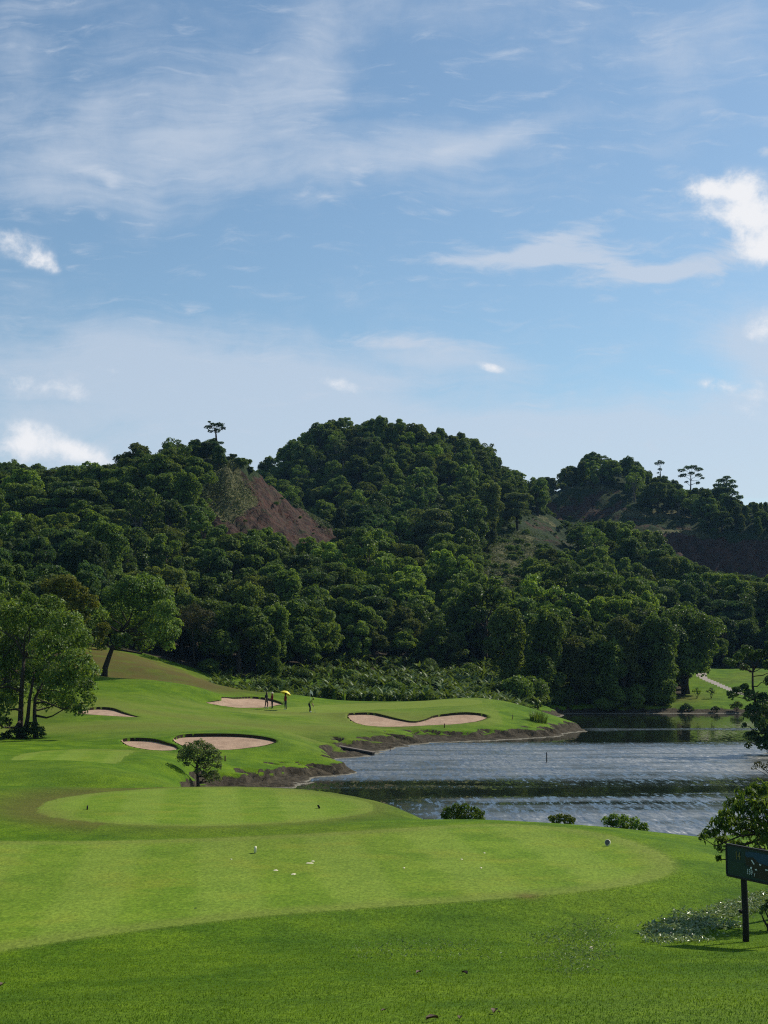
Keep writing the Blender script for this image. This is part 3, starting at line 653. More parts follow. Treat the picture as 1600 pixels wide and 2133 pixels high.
# wide land beyond, reaching the horizon
b_ = MB(); b_.add([(-5000, -3000, -3), (5000, -3000, -3), (5000, 7000, -3), (-5000, 7000, -3)], [(0, 1, 2, 3)])
tag(link('far_ground', b_.mesh('far_ground'), simple('far_land', (0.04, 0.075, 0.02), 0.95, 0.1, 0.3, 0.02)), kind='structure')
# lake
b_ = MB(); b_.add([(-14, 56, 0), (95, 56, 0), (95, 214, 0), (-14, 214, 0)], [(0, 1, 2, 3)])
tag(link('lake', b_.mesh('lake'), M_WATER), kind='structure')

# ------------------------------------------------------------------ leaves and trees
def leaves(c, nrm, axis, L, Wd, tint, fold=0.12):
    nrm = nrm / (np.linalg.norm(nrm, axis=1, keepdims=True) + 1e-9)
    axis = axis - nrm * (axis * nrm).sum(1, keepdims=True); axis /= (np.linalg.norm(axis, axis=1, keepdims=True) + 1e-9)
    bb = np.cross(nrm, axis); L = L[:, None]; Wd = Wd[:, None]
    v = np.stack([c - axis * L * .5, c + bb * Wd * .5 + nrm * L * fold - axis * L * .08, c + axis * L * .5 - nrm * L * fold * .5, c - bb * Wd * .5 + nrm * L * fold - axis * L * .08], 1)
    n = len(c)
    return v.reshape(-1, 3), np.arange(4 * n).reshape(n, 4), np.repeat(tint, 4)
def lobe_leaves(lobes, leaf, cover, g, up_bias=0.25, droop=0.0, shell=0.72, aspect=0.6, seedvar=0.5):
    """lobes: (cx,cy,cz,rx,ry,rz). Leaf faces through the outer part of every lobe."""
    cs, ns, ts = [], [], []
    for (x, y, z, rx, ry, rz) in lobes:
        area = 4 * math.pi * ((rx * ry) ** 1.6 / 3 + (rx * rz) ** 1.6 / 3 + (ry * rz) ** 1.6 / 3) ** (1 / 1.6)
        n = max(12, int(area * cover / (leaf * leaf * aspect * 0.5)))
        d = g.normal(size=(n, 3)); d /= np.linalg.norm(d, axis=1, keepdims=True)
        d[:, 2] = np.where((d[:, 2] < -0.2) & (g.random(n) < 0.55), -d[:, 2], d[:, 2])
        # small knobs make the lobe outline uneven
        kd = g.normal(size=(14, 3)); kd /= np.linalg.norm(kd, axis=1, keepdims=True)
        knob = np.clip((d @ kd.T).max(1) - 0.72, 0, 1) / 0.28
        r = (shell + (1 - shell) * g.random(n) ** 0.6) * (0.72 + 0.42 * knob)
        p = d * r[:, None] * np.array([rx, ry, rz]) + np.array([x, y, z])
        cs.append(p); ns.append(d + g.normal(size=(n, 3)) * 0.55 + np.array([0, 0, up_bias]))
        ts.append(np.clip((g.random() * seedvar + g.random(n) ** 1.3 * (1.15 - seedvar)) * (0.65 + 0.5 * knob), 0, 1))  # leaves on knobs lighter, hollows darker: highlight and shade put into the tint
    c = np.concatenate(cs); nr_ = np.concatenate(ns); t = np.concatenate(ts); n = len(c)
    ax = g.normal(size=(n, 3)); ax[:, 2] -= droop
    L = leaf * (0.6 + 0.8 * g.random(n))
    return leaves(c, nr_, ax, L, L * aspect * (0.8 + 0.4 * g.random(n)), t)
def crown_obj(lobes, leaf, cover, mat, parent, g, name='crown', **kw):
    v, f, t = lobe_leaves(lobes, leaf, cover, g, **kw)
    return link(name, np_mesh(name, v, f, False, {'tint': ('FLOAT', t.astype(np.float32))}), mat, parent)
def limb_path(a, b, g, wob=0.08, n=4):
    a = Vector(a); b = Vector(b); L = (b - a).length
    out = []
    for i in range(n + 1):
        t = i / n; p = a.lerp(b, t)
        if 0 < i < n: p = p + Vector(g.normal(size=3)) * wob * L
        out.append(p)
    return out

# --- forest prototypes (metres, origin at the foot of the trunk)
def proto_lobes(kind, g):
    L = []
    if kind == 'broad':
        for i in range(26):
            a = g.random() * 6.283; r = 3.5 * math.sqrt(g.random()); s_ = g.uniform(0.8, 1.6)
            L.append((r * math.cos(a), r * math.sin(a), 7.8 - 0.24 * r * r + g.uniform(-1.2, .8), s_, s_, s_ * 0.75))
        for i in range(10):
            a = g.random() * 6.283; r = g.uniform(2.6, 3.5); L.append((r * math.cos(a), r * math.sin(a), g.uniform(2.8, 5.0), 1.2, 1.2, .9))
        H_ = 9
    elif kind == 'oval':
        for i in range(27):
            z = g.uniform(2.5, 9.8); rr = 2.5 * math.sqrt(max(0.05, 1 - ((z - 5.8) / 4.6) ** 2)); a = g.random() * 6.283; s_ = g.uniform(0.7, 1.4)
            L.append((rr * math.cos(a) * .9, rr * math.sin(a) * .9, z, s_, s_, s_ * 0.8))
        H_ = 10.5
    elif kind == 'draped':
        lean = g.uniform(-1.2, 1.2)
        for i in range(34):
            z = 9.0 * ((i + 0.5) / 34) ** .8; rr = 2.3 * (1.05 - 0.07 * z) * g.uniform(.4, 1.15); a = g.random() * 6.283; s_ = g.uniform(0.6, 1.25)
            L.append((rr * math.cos(a) + lean * z / 9, rr * math.sin(a), z + .4, s_, s_, s_ * g.uniform(.8, 1.3)))
        H_ = 10
    elif kind == 'layered':
        for i in range(18):
            a = g.random() * 6.283; r = 3.8 * math.sqrt(g.random()); k = i % 3
            L.append((r * math.cos(a) * (1 - .15 * k), r * math.sin(a) * (1 - .15 * k), 4.6 + 2.0 * k + g.uniform(-.4, .4), 1.7, 1.7, 0.75))
        H_ = 10
    elif kind == 'airy':
        for i in range(22):
            a = g.random() * 6.283; z = g.uniform(3.5, 9.5); r = 2.9 * math.sqrt(max(.05, 1 - ((z - 6.3) / 4) ** 2)) * g.uniform(.4, 1); s_ = g.uniform(.7, 1.15)
            L.append((r * math.cos(a), r * math.sin(a), z, s_, s_, s_ * .8))
        H_ = 10
    else:  # bush
        for i in range(9):
            a = g.random() * 6.283; r = 1.5 * math.sqrt(g.random()); s_ = g.uniform(.7, 1.1)
            L.append((r * math.cos(a), r * math.sin(a), g.uniform(.6, 1.9), s_, s_, s_ * .85))
        H_ = 2.8
    return L, H_
KIND = {'broad': ('broad round-crowned', L_FOREST, 0.44), 'oval': ('upright oval-crowned', L_GLOSSY, 0.40), 'draped': ('vine-draped columnar', L_FOREST, 0.36),
        'layered': ('spreading tiered', L_DEEP, 0.42), 'airy': ('loose airy-crowned', L_GLOSSY, 0.36), 'bush': ('low bushy young', L_LIGHT, 0.30)}
SPEC = [('broad', 1), ('broad', 2), ('oval', 3), ('oval', 4), ('draped', 5), ('draped', 6), ('layered', 7), ('airy', 8), ('bush', 9), ('bush', 10), ('broad', 11)]
PROTO = []
for kind, sd_ in SPEC:
    g = np.random.default_rng(100 + sd_)
    lobes, Ht = proto_lobes(kind, g)
    desc, mat, leaf = KIND[kind]
    v, f, t = lobe_leaves(lobes, leaf, 1.0 if kind != 'airy' else 0.6, g, shell=0.6)
    cme = np_mesh('crown', v, f, False, {'tint': ('FLOAT', t.astype(np.float32))}); cme.materials.append(mat)
    tb = MB()
    hr = 0.30 if kind != 'bush' else 0.09
    top = Vector((0, 0, Ht * 0.62))
    tb.tube([(0, 0, -1.2), (0.05, 0, Ht * .2), (-.08, .05, Ht * .42), top], [hr * 1.3, hr, hr * .75, hr * .4], 7)
    for l in lobes[::3]:
        s0 = Vector((-.05, .03, Ht * g.uniform(.25, .5)))
        tb.tube(limb_path(s0, l[:3], g, .05, 3), [hr * .45, hr * .33, hr * .22, hr * .1], 5)
    tme = tb.mesh('trunk', True); tme.materials.append(BARK_PALE if kind == 'airy' else BARK)
    PROTO.append(dict(kind=kind, crown=cme, trunk=tme, h=Ht, r=max(math.hypot(l[0], l[1]) + l[3] for l in lobes), desc=desc, first=None))

SKYL = [(-1500, 930), (-200, 930), (0, 950), (60, 955), (100, 962), (150, 962), (180, 958), (220, 965), (270, 938), (320, 912), (380, 906), (430, 908), (480, 925), (497, 950), (505, 985), (530, 985), (560, 945), (600, 915), (650, 885), (690, 858), (740, 868), (780, 862), (850, 876), (910, 885), (950, 898), (1000, 908), (1040, 940), (1075, 970), (1085, 1005), (1110, 1005), (1130, 985), (1160, 972), (1200, 960), (1240, 938), (1290, 950), (1330, 950), (1350, 975), (1400, 1000), (1430, 1010), (1470, 1015), (1500, 1005), (1530, 1030), (1560, 1045), (1600, 1045), (3000, 1045)]
sx_, sy_ = zip(*SKYL)
CLEAR = [p for p, *_ in CLIFF[1:]] + [[(448, 1000), (500, 975), (550, 1050), (655, 1140), (640, 1155), (590, 1125), (540, 1095), (520, 1105), (455, 1110)], [(1010, 1130), (1085, 1120), (1095, 1170), (1075, 1225), (1020, 1220)]]
g = np.random.default_rng(5)
cand = []
y = 140.0
while y < 600:
    sp = 4.5 if y < 300 else 5.2
    xr = np.arange(-0.60 * y, 0.60 * y, sp)
    for x in xr:
        cand.append((x + g.uniform(-.45, .45) * sp, y + g.uniform(-.45, .45) * sp))
    y += sp * 0.95
cand = np.array(cand)
cz = H(cand[:, 0], cand[:, 1], True)
cpx, cpy = proj(cand[:, 0], cand[:, 1], cz)
ok = (cand[:, 1] > np.interp(cpx, ex_, ed_)) & (cz > 0.6)
ok &= pix_mask(CLIFF, cpx, cpy, cand[:, 1]) < 0.3
ok &= (pix_mask(SCRUB[1:3], cpx, cpy, cand[:, 1]) < 0.3) | (g.random(len(cand)) < 0.15)
cand = cand[ok]; cz = cz[ok]; cpx = cpx[ok]; cpy = cpy[ok]
TREES = []   # x, y, z, proto index, scale, rotation
for i in range(len(cand)):
    x, y = cand[i]; px, py = cpx[i], cpy[i]
    infr = -250 < px < 1850
    r_ = g.random()
    d_edge = y - np.interp(px, ex_, ed_)
    lakeside = 1150 < px < 1430 and y < 260
    if d_edge < 5 and not lakeside: k = g.choice([4, 5, 8, 9, 2, 0], p=[.14, .14, .2, .2, .17, .15])
    elif lakeside: k = g.choice([0, 1, 4, 5, 10, 2], p=[.27, .23, .08, .06, .24, .12])
    else: k = g.choice([0, 1, 10, 2, 3, 4, 5, 6, 7, 8], p=[.14, .13, .12, .10, .10, .06, .06, .10, .13, .06])
    k = int(k)
    if g.random() < .5 and not lakeside and d_edge >= 5: k = int([0, 2, 6, 7, 10, 3, 1, 5][int(fbm(np.array([x * .02 + 3]), np.array([y * .02 + 8]), 3)[0] * 16) % 8])
    s_ = (0.5 + 0.62 * g.random() ** 1.4 + (0.35 if g.random() < .08 else 0)) * (1.0 if y > 310 else 1.06)
    if k in (8, 9): s_ *= 1.15
    if lakeside: s_ *= 1.1
    # keep the silhouette of the hills and the bare faces free
    pr = PROTO[k]; bad = False
    for _ in range(5):
        tpx, tpy = proj(x, y, cz[i] + pr['h'] * s_)
        lim = np.interp(px, sx_, sy_) + g.uniform(-6, 16)
        mpx, mpy = proj(x, y, cz[i] + pr['h'] * s_ * .55)
        rw = pr['r'] * s_ * FPX / y * .8
        hit = any(poly_sd(np.array([float(tpx), float(mpx), float(mpx) - rw, float(mpx) + rw]), np.array([float(tpy) + 6, float(mpy), float(mpy), float(mpy)]), pl).max() > -2 for pl in CLEAR) if infr and y > 215 else False
        if tpy < lim or hit: s_ *= 0.78; bad = True
        else: bad = False; break
    if bad or s_ < 0.3: continue
    if 495 < px < 705 and 298 < y < 362: continue      # bare crest right of the landslip
    TREES.append((x, y, cz[i] - 0.15, k, s_, g.uniform(0, 6.283)))
N_RANDOM = len(TREES)
for q_ in range(44):      # bushes hanging over the shaded far bank
    px = g.uniform(1050, 1385); d_ = g.uniform(209.5, 216) if px > 1110 else g.uniform(196, 212)
    x = (px - PXC) / FPX * d_; z_ = float(H(np.array([x]), np.array([d_]))[0])
    if z_ < 0.1: continue
    TREES.append((x, d_, z_ - .1, int(g.choice([8, 9, 4, 5], p=[.4, .3, .15, .15])), g.uniform(.75, 1.15) * (1.0 if q_ % 3 else 1.25), g.uniform(0, 6.28)))
N_BANK = len(TREES)
for q_ in range(34):      # shrubs standing in the palm thicket
    px = g.uniform(480, 1100); d_ = g.uniform(.15, 1.0); d_ = 180 + d_ * (np.interp(px, ex_, ed_) - 182)
    x = (px - PXC) / FPX * d_; z_ = float(H(np.array([x]), np.array([d_]))[0])
    if z_ < 0.6: continue
    TREES.append((x, d_, z_ - .1, int(g.choice([8, 9])), g.uniform(.45, .9), g.uniform(0, 6.28)))
T = np.array(TREES)
# which trees show: paint discs front to back on a coarse picture
order = np.argsort(T[:, 1]); Wb, Hb = 400, 534
buf = np.zeros((Hb, Wb), bool); vis = np.zeros(len(T))
gy_, gx_ = np.mgrid[0:Hb, 0:Wb]
for i in order:
    x, y, z, k, s_, _ = T[i]; pr = PROTO[int(k)]
    px, py = proj(x, y, z + pr['h'] * s_ * .58); rx = pr['r'] * s_ * FPX / y / 4 * .85; ry = pr['h'] * s_ * .45 * FPX / y / 4
    px = float(px) / 4; py = float(py) / 4
    x0, x1, y0, y1 = int(max(0, px - rx)), int(min(Wb, px + rx + 1)), int(max(0, py - ry)), int(min(Hb, py + ry + 1))
    if x1 <= x0 or y1 <= y0: continue
    sub = ((gx_[y0:y1, x0:x1] - px) / rx) ** 2 + ((gy_[y0:y1, x0:x1] - py) / ry) ** 2 < 1
    vis[i] = (sub & ~buf[y0:y1, x0:x1]).sum(); buf[y0:y1, x0:x1] |= sub
pick = set(np.argsort(-vis)[:225].tolist()) | set(range(N_RANDOM, len(T)))
# ------------------------------------------------------------------ named single trees first get their own builder
def lobe_tree(name, label, cat, base_px, d, trunk_px, lobes_px, leaf, cover, mat, r0, bark=BARK, extra_trunks=(), flat=0.85, depth=0.6, seed=1, group=None, droop=0.0, aspect=0.6, z_base=None, shell=0.55, limbs=True, up=0.25):
    """lobes_px: (px, py, radius in px); the tree stands at distance d on the ground"""
    g = np.random.default_rng(seed)
    b0 = P(base_px[0], base_px[1], d); zb = float(H(np.array([b0.x]), np.array([b0.y]))[0]) if z_base is None else z_base
    o = empty(name, (b0.x, d, zb)); tag(o, label, cat, group)
    m = d / FPX
    loc = lambda px, py, dy=0.0: P(px, py, d + dy) - Vector((b0.x, d, zb))
    lob = []
    span = max(l[0] for l in lobes_px) - min(l[0] for l in lobes_px)
    for (px, py, r) in lobes_px:
        dy = g.uniform(-1, 1) * depth * span * m * 0.5
        c = loc(px, py, dy); rr = r * m
        lob.append((c.x, c.y, c.z, rr, rr, rr * flat))
    crown_obj(lob, leaf, cover, mat, o, g, droop=droop, aspect=aspect, shell=shell, up_bias=up)
    tb = MB()
    paths = [trunk_px] + list(extra_trunks)
    tops = []
    for j, tp in enumerate(paths):
        pts = [loc(px, py, 0 if j == 0 else g.uniform(-.3, .3)) for px, py in tp]
        pts[0] = Vector((pts[0].x, pts[0].y, -0.25))
        rj = r0 * (1 if j == 0 else .7)
        rad = [rj * (1.25 if i == 0 else 1 - .55 * i / (len(pts) - 1)) for i in range(len(pts))]
        tb.tube(pts, rad, 9)
        for i in range(len(pts) - 1):
            for q_ in (0.35, 0.7, 1.0): tops.append((pts[i].lerp(pts[i + 1], q_), i, (rad[i] + (rad[i + 1] - rad[i]) * q_) * .8))
    if limbs:
        for l in lob:
            c = Vector(l[:3]); tp = min(tops, key=lambda q_: (q_[0] - c).length + (3.0 if q_[0].z > c.z - .15 * l[3] else 0.0) + (2.0 if q_[0].z < 0.25 * max(k_[0].z for k_ in tops) else 0.0))
            L_ = (c - tp[0]).length
            tb.tube(limb_path(tp[0], c, g, .07, 4), [tp[2] * .8, tp[2] * .6, tp[2] * .45, tp[2] * .3, tp[2] * .15], 6)
            for q_ in range(3):
                e = c + Vector(g.normal(size=3)).normalized() * l[3] * .8
                tb.tube(limb_path(c, e, g, .06, 2), [tp[2] * .22, tp[2] * .15, tp[2] * .06], 5)
    link('trunk', tb.mesh('trunk', True), bark, o)
    return o

# ------------------------------------------------------------------ forest: the 285 that show most are trees, the rest is one mass
def size_word(pr, s_):
    h = pr['h'] * s_
    return '' if pr['kind'] == 'bush' else ('small ' if h < 7.5 else 'tall ' if h > 10.5 else 'mid-sized ')
def zone(x, y, z=0.0):
    a_, b_ = zone0(x, y)
    if 'hill with' in a_ or 'middle hill' in a_:
        t = z / (70.0 if 'middle' in a_ or 'terraced' in a_ else 50.0)
        a_ = ('high ' if t > .72 else 'halfway up ' if t > .42 else 'low ') + (a_ if t > .72 or t <= .42 else a_[3:])
    return a_, b_
def zone0(x, y):
    px, _ = proj(x, y, 0.0); px = float(px)
    if y < 262 and px > 1140 and px < 1445: return 'at the wooded lake shore', 'lakeside trees'
    if y < 250 and px >= 440 and px < 1145: return 'at the forest foot behind the palm thicket', 'forest trees behind the palm thicket'
    if y < 235 and px < 440: return 'in the wood behind the grassy mound', 'trees behind the grassy mound'
    if px < 640 and y < 345: return 'on the hill with the red landslip', 'trees on the landslip hill'
    if px > 1090 and y > 400: return 'on the hill with terraced red cliffs', 'trees on the terraced hill'
    if px > 1090: return 'on the slope below the terraced red cliffs', 'trees below the terraced cliffs'
    return 'on the tall rounded middle hill', 'trees on the middle hill'
mass = []
for i in range(len(T)):
    x, y, z, k, s_, rz = T[i]; k = int(k); pr = PROTO[k]
    if i in pick:
        o = empty('forest_tree' if pr['kind'] != 'bush' else 'forest_shrub', (x, y, z), rz); o.scale = (s_, s_, s_)
        zl, zg = zone(x, y, z)
        if i >= N_BANK: zl, zg = 'standing among the low palms behind the green', 'shrubs in the palm thicket'
        elif i >= N_RANDOM: zl, zg = 'hanging over the shaded bank across the lake', 'plants on the shaded lake bank'
        tag(o, '%s%s %s %s' % (size_word(pr, s_), pr['desc'], 'tree' if pr['kind'] != 'bush' else 'shrub', zl), 'tree' if pr['kind'] != 'bush' else 'shrub', zg)
        c_ = link('crown', pr['crown'], None, o); link('trunk', pr['trunk'], None, o)
        if pr['first'] is None: pr['first'] = c_
    else: mass.append(i)
for k, pr in enumerate(PROTO):      # every kind must exist once as a tree to be repeated in the mass
    if pr['first'] is None:
        j = next(i for i in mass if int(T[i, 3]) == k); mass.remove(j)
        x, y, z, _, s_, rz = T[j]
        o = empty('forest_tree' if pr['kind'] != 'bush' else 'forest_shrub', (x, y, z), rz); o.scale = (s_, s_, s_); zl, zg = zone(x, y, z)
        tag(o, '%s%s %s %s' % (size_word(pr, s_), pr['desc'], 'tree' if pr['kind'] != 'bush' else 'shrub', zl), 'tree' if pr['kind'] != 'bush' else 'shrub', zg)
        pr['first'] = link('crown', pr['crown'], None, o); link('trunk', pr['trunk'], None, o)
def scatter(name, pts, idxs, scl, rotz, sources, label, cat):
    me = bpy.data.meshes.new(name); me.vertices.add(len(pts)); me.vertices.foreach_set('co', np.asarray(pts, np.float32).ravel())
    for an, at, av in (('kind_index', 'INT', np.asarray(idxs, np.int32)), ('size', 'FLOAT', np.asarray(scl, np.float32)), ('turn', 'FLOAT', np.asarray(rotz, np.float32))):
        me.attributes.new(an, at, 'POINT').data.foreach_set('value', av)
    o = link(name, me); tag(o, label, cat, kind='stuff')
    ng = bpy.data.node_groups.new(name, 'GeometryNodeTree')
    ng.interface.new_socket('Geometry', in_out='INPUT', socket_type='NodeSocketGeometry'); ng.interface.new_socket('Geometry', in_out='OUTPUT', socket_type='NodeSocketGeometry')
    n = N(ng); gi = n.n('NodeGroupInput'); go = n.n('NodeGroupOutput')
    def attr(nm, typ):
        a = n.n('GeometryNodeInputNamedAttribute', data_type=typ); a.inputs[0].default_value = nm; return a.outputs[0]
    join = n.n('GeometryNodeJoinGeometry')
    kidx = attr('kind_index', 'INT')
    for k, s_ob in enumerate(sources):
        oi = n.n('GeometryNodeObjectInfo'); oi.transform_space = 'ORIGINAL'; oi.inputs[0].default_value = s_ob; oi.inputs[1].default_value = True
        cmp_ = n.n('FunctionNodeCompare', data_type='INT', operation='EQUAL')
        n.l(kidx, cmp_.inputs[2]); cmp_.inputs[3].default_value = k
        iop = n.n('GeometryNodeInstanceOnPoints')
        n.l(gi.outputs[0], iop.inputs['Points']); n.l(cmp_.outputs[0], iop.inputs['Selection']); n.l(oi.outputs['Geometry'], iop.inputs['Instance'])
        cb = n.n('ShaderNodeCombineXYZ'); n.l(attr('turn', 'FLOAT'), cb.inputs[2]); n.l(cb.outputs[0], iop.inputs['Rotation'])
        cs = n.n('ShaderNodeCombineXYZ'); sz = attr('size', 'FLOAT')
        for q_ in range(3): n.l(sz, cs.inputs[q_])
        n.l(cs.outputs[0], iop.inputs['Scale'])
        n.l(iop.outputs[0], join.inputs[0])
    n.l(join.outputs[0], go.inputs[0])
    md = o.modifiers.new('scatter', 'NODES'); md.node_group = ng
    return o
Tm = T[mass]
g = np.random.default_rng(77)      # small bushes over every open part of the slopes
ux = g.uniform(-.5, .5, 9000); uy = 240 + 300 * g.random(9000); ux = ux * uy
uz = H(ux, uy); upx, upy = proj(ux, uy, uz)
cl = pix_mask(CLIFF, upx, upy, uy)
ku = (uy > np.interp(upx, ex_, ed_) + 2) & (g.random(9000) < np.where(cl > .3, .30, .75)) & ~((cl > .6) & (g.random(9000) < .45))
n_u = int(ku.sum())
us_ = g.uniform(.28, .75, n_u) * np.where(cl[ku] > .2, .42, 1.0)
Tm = np.concatenate([Tm, np.stack([ux[ku], uy[ku], uz[ku] - .1, g.choice([8, 9], n_u).astype(float), us_, g.uniform(0, 6.28, n_u)], 1)])
scatter('forest_canopy', Tm[:, :3], Tm[:, 3].astype(int), Tm[:, 4], Tm[:, 5], [p['first'] for p in PROTO], 'dense forest canopy covering the hills between the single trees', 'forest')

# ------------------------------------------------------------------ trees that stand out
lobe_tree('broadleaf_tree', 'leafy multi-stemmed tree with dark trunks shading the fairway edge', 'tree', (40, 1541), 110, [(40, 1541), (43, 1500), (45, 1440), (50, 1370)],
          [(25, 1285, 42), (75, 1290, 40), (105, 1265, 32), (135, 1305, 40), (170, 1335, 32), (50, 1335, 50), (110, 1350, 48), (160, 1385, 40), (20, 1390, 50), (80, 1405, 48), (130, 1425, 45), (175, 1430, 28), (30, 1445, 40), (-10, 1470, 38), (100, 1455, 30),
           (140, 1465, 28), (165, 1478, 18), (186, 1455, 18), (-40, 1340, 60), (-60, 1420, 60), (-30, 1260, 40), (60, 1250, 22), (190, 1400, 22), (-15, 1500, 28)], 0.25, 0.85, L_GLOSSY, 0.26,
          extra_trunks=[[(48, 1538), (58, 1495), (62, 1455), (72, 1400)], [(76, 1532), (72, 1490), (73, 1455), (90, 1420)]], seed=21, depth=0.9, shell=.35)
g = np.random.default_rng(22)
def bush(name, label, px, py, d, lobes_px, leaf, cover, mat, seed, group=None, aspect=0.6, cat='shrub', depth=0.7, droop=0.0, zb=None):
    g = np.random.default_rng(seed)
    b0 = P(px, py, d); z0 = float(H(np.array([b0.x]), np.array([b0.y]))[0]) if zb is None else zb
    o = empty(name, (b0.x, d, z0)); tag(o, label, cat, group); m = d / FPX
    lob = []
    for (lx, ly, r) in lobes_px:
        c = P(lx, ly, d + g.uniform(-1, 1) * r * m * depth) - Vector((b0.x, d, z0)); lob.append((c.x, c.y, c.z, r * m, r * m, r * m * .85))
    crown_obj(lob, leaf, cover, mat, o, g, 'foliage', aspect=aspect, droop=droop, shell=.5)
    tb = MB()
    for l in lob: tb.tube(limb_path((g.uniform(-.05, .05), g.uniform(-.05, .05), -.1), l[:3], g, .06, 3), [.03, .025, .018, .008], 5)
    link('stem', tb.mesh('stem', True), BARK, o)
    return o
bush('undergrowth_shrub', 'dark low shrub around the foot of the multi-stemmed tree', 55, 1538, 109.5, [(30, 1528, 16), (55, 1526, 18), (80, 1522, 14), (15, 1505, 12), (68, 1512, 12), (88, 1530, 8), (10, 1535, 12)], 0.2, 0.8, L_DEEP, 23)
lobe_tree('yellowing_tree', 'tall tree with yellowish olive crown behind the multi-stemmed tree', 'tree', (150, 1420), 158, [(150, 1420), (148, 1340), (145, 1290)],
          [(105, 1225, 22), (135, 1218, 25), (160, 1235, 25), (185, 1250, 20), (120, 1250, 28), (155, 1265, 28), (195, 1262, 12), (130, 1290, 26), (170, 1285, 20), (215, 1310, 16), (205, 1330, 14)], 0.32, 1.0, L_YELLOW, 0.25, seed=24)
lobe_tree('mound_tree', 'leaning dark-trunked tree rooted on the dry brown mound', 'tree', (216, 1413), 168, [(216, 1413), (219, 1392), (228, 1366), (236, 1345), (250, 1318)],
          [(235, 1250, 32), (270, 1228, 32), (305, 1222, 34), (330, 1245, 32), (345, 1275, 28), (300, 1262, 36), (255, 1282, 34), (290, 1305, 34), (330, 1312, 30), (360, 1320, 20), (225, 1300, 28), (215, 1340, 18), (255, 1335, 22), (300, 1340, 22), (350, 1345, 14), (200, 1280, 26), (320, 1290, 26), (368, 1300, 14)], 0.34, 0.95, L_GLOSSY, 0.38, seed=25, depth=0.8)
lobe_tree('small_tree', 'small round-crowned tree with a forked trunk in the hollow by the lake', 'tree', (414, 1638), 81, [(414, 1638), (412, 1618), (410, 1600), (411, 1585)],
          [(382, 1568, 15), (377, 1578, 11), (394, 1560, 16), (413, 1552, 16), (432, 1560, 16), (445, 1570, 16), (454, 1580, 11), (408, 1568, 18), (428, 1576, 17), (394, 1580, 15), (415, 1586, 13), (442, 1588, 13), (430, 1596, 12), (454, 1596, 9), (388, 1592, 8), (445, 1612, 12), (433, 1618, 11), (454, 1620, 9), (424, 1612, 9), (440, 1626, 9), (412, 1606, 8)], 0.12, 0.62, L_VINE, 0.10, seed=26, depth=1.0, shell=.35)
lobe_tree('hilltop_tree', 'lone flat-topped tree on the summit of the landslip hill', 'tree', (452, 920), 326, [(452, 925), (450, 905), (447, 892)], [(434, 890, 9), (445, 885, 8), (457, 886, 11), (465, 893, 7), (452, 897, 9), (438, 899, 6), (436, 879, 4)], 0.42, 0.75, L_DEEP, 0.25, seed=27, flat=.5, z_base=float(P(452, 935, 326).z))
lobe_tree('slim_ridge_tree', 'slim lollipop-shaped tree on the ridge of the terraced hill', 'tree', (1376, 1010), 520, [(1376, 1015), (1376, 990), (1375, 975)], [(1369, 966, 6), (1379, 965, 6), (1374, 961, 5), (1375, 978, 5), (1371, 985, 3)], 0.5, 0.8, L_DEEP, 0.22, seed=28, flat=.6, z_base=float(P(1376, 1018, 520).z))
lobe_tree('umbrella_tree', 'tall umbrella-shaped tree standing clear on the ridge of the terraced hill', 'tree', (1438, 1030), 520, [(1438, 1035), (1439, 1010), (1439, 985)], [(1420, 980, 9), (1432, 974, 9), (1445, 973, 9), (1456, 978, 9), (1424, 990, 8), (1455, 990, 8), (1464, 996, 5), (1440, 986, 8), (1430, 1004, 5), (1454, 1006, 6), (1416, 992, 5)], 0.5, 0.75, L_DEEP, 0.3, seed=29, flat=.45, z_base=float(P(1438, 1038, 520).z))
lobe_tree('tiered_ridge_tree', 'dark tiered tree on the ridge beside the umbrella-shaped tree', 'tree', (1512, 1050), 516, [(1512, 1060), (1513, 1030), (1514, 995)], [(1514, 995, 8), (1502, 1002, 10), (1524, 1003, 9), (1494, 1012, 10), (1510, 1012, 13), (1528, 1014, 9), (1490, 1024, 11), (1508, 1026, 15), (1528, 1028, 11), (1480, 1034, 9), (1540, 1036, 9)], 0.55, 1.0, L_DEEP, 0.4, seed=30, flat=.5, z_base=float(P(1512, 1060, 516).z))
lobe_tree('bare_tree', 'sparse grey half-bare tree among the green forest edge', 'tree', (405, 1390), 206, [(405, 1392), (403, 1340), (400, 1310)], [(385, 1285, 18), (405, 1275, 20), (430, 1285, 18), (440, 1305, 16), (400, 1300, 18), (375, 1305, 14), (425, 1315, 16)], 0.30, 0.5, L_DRY, 0.13, seed=31)
lobe_tree('lawn_tree', 'single-trunked tree at the edge of the far lawn by the cart path', 'tree', (1430, 1438), 226, [(1430, 1438), (1429, 1425), (1431, 1405), (1428, 1380)],
          [(1400, 1330, 34), (1440, 1325, 36), (1470, 1345, 28), (1420, 1365, 34), (1455, 1375, 26), (1390, 1370, 30), (1410, 1295, 34), (1445, 1290, 30), (1385, 1400, 22), (1380, 1425, 16), (1480, 1310, 30)], 0.42, 1.0, L_GLOSSY, 0.5, seed=32)
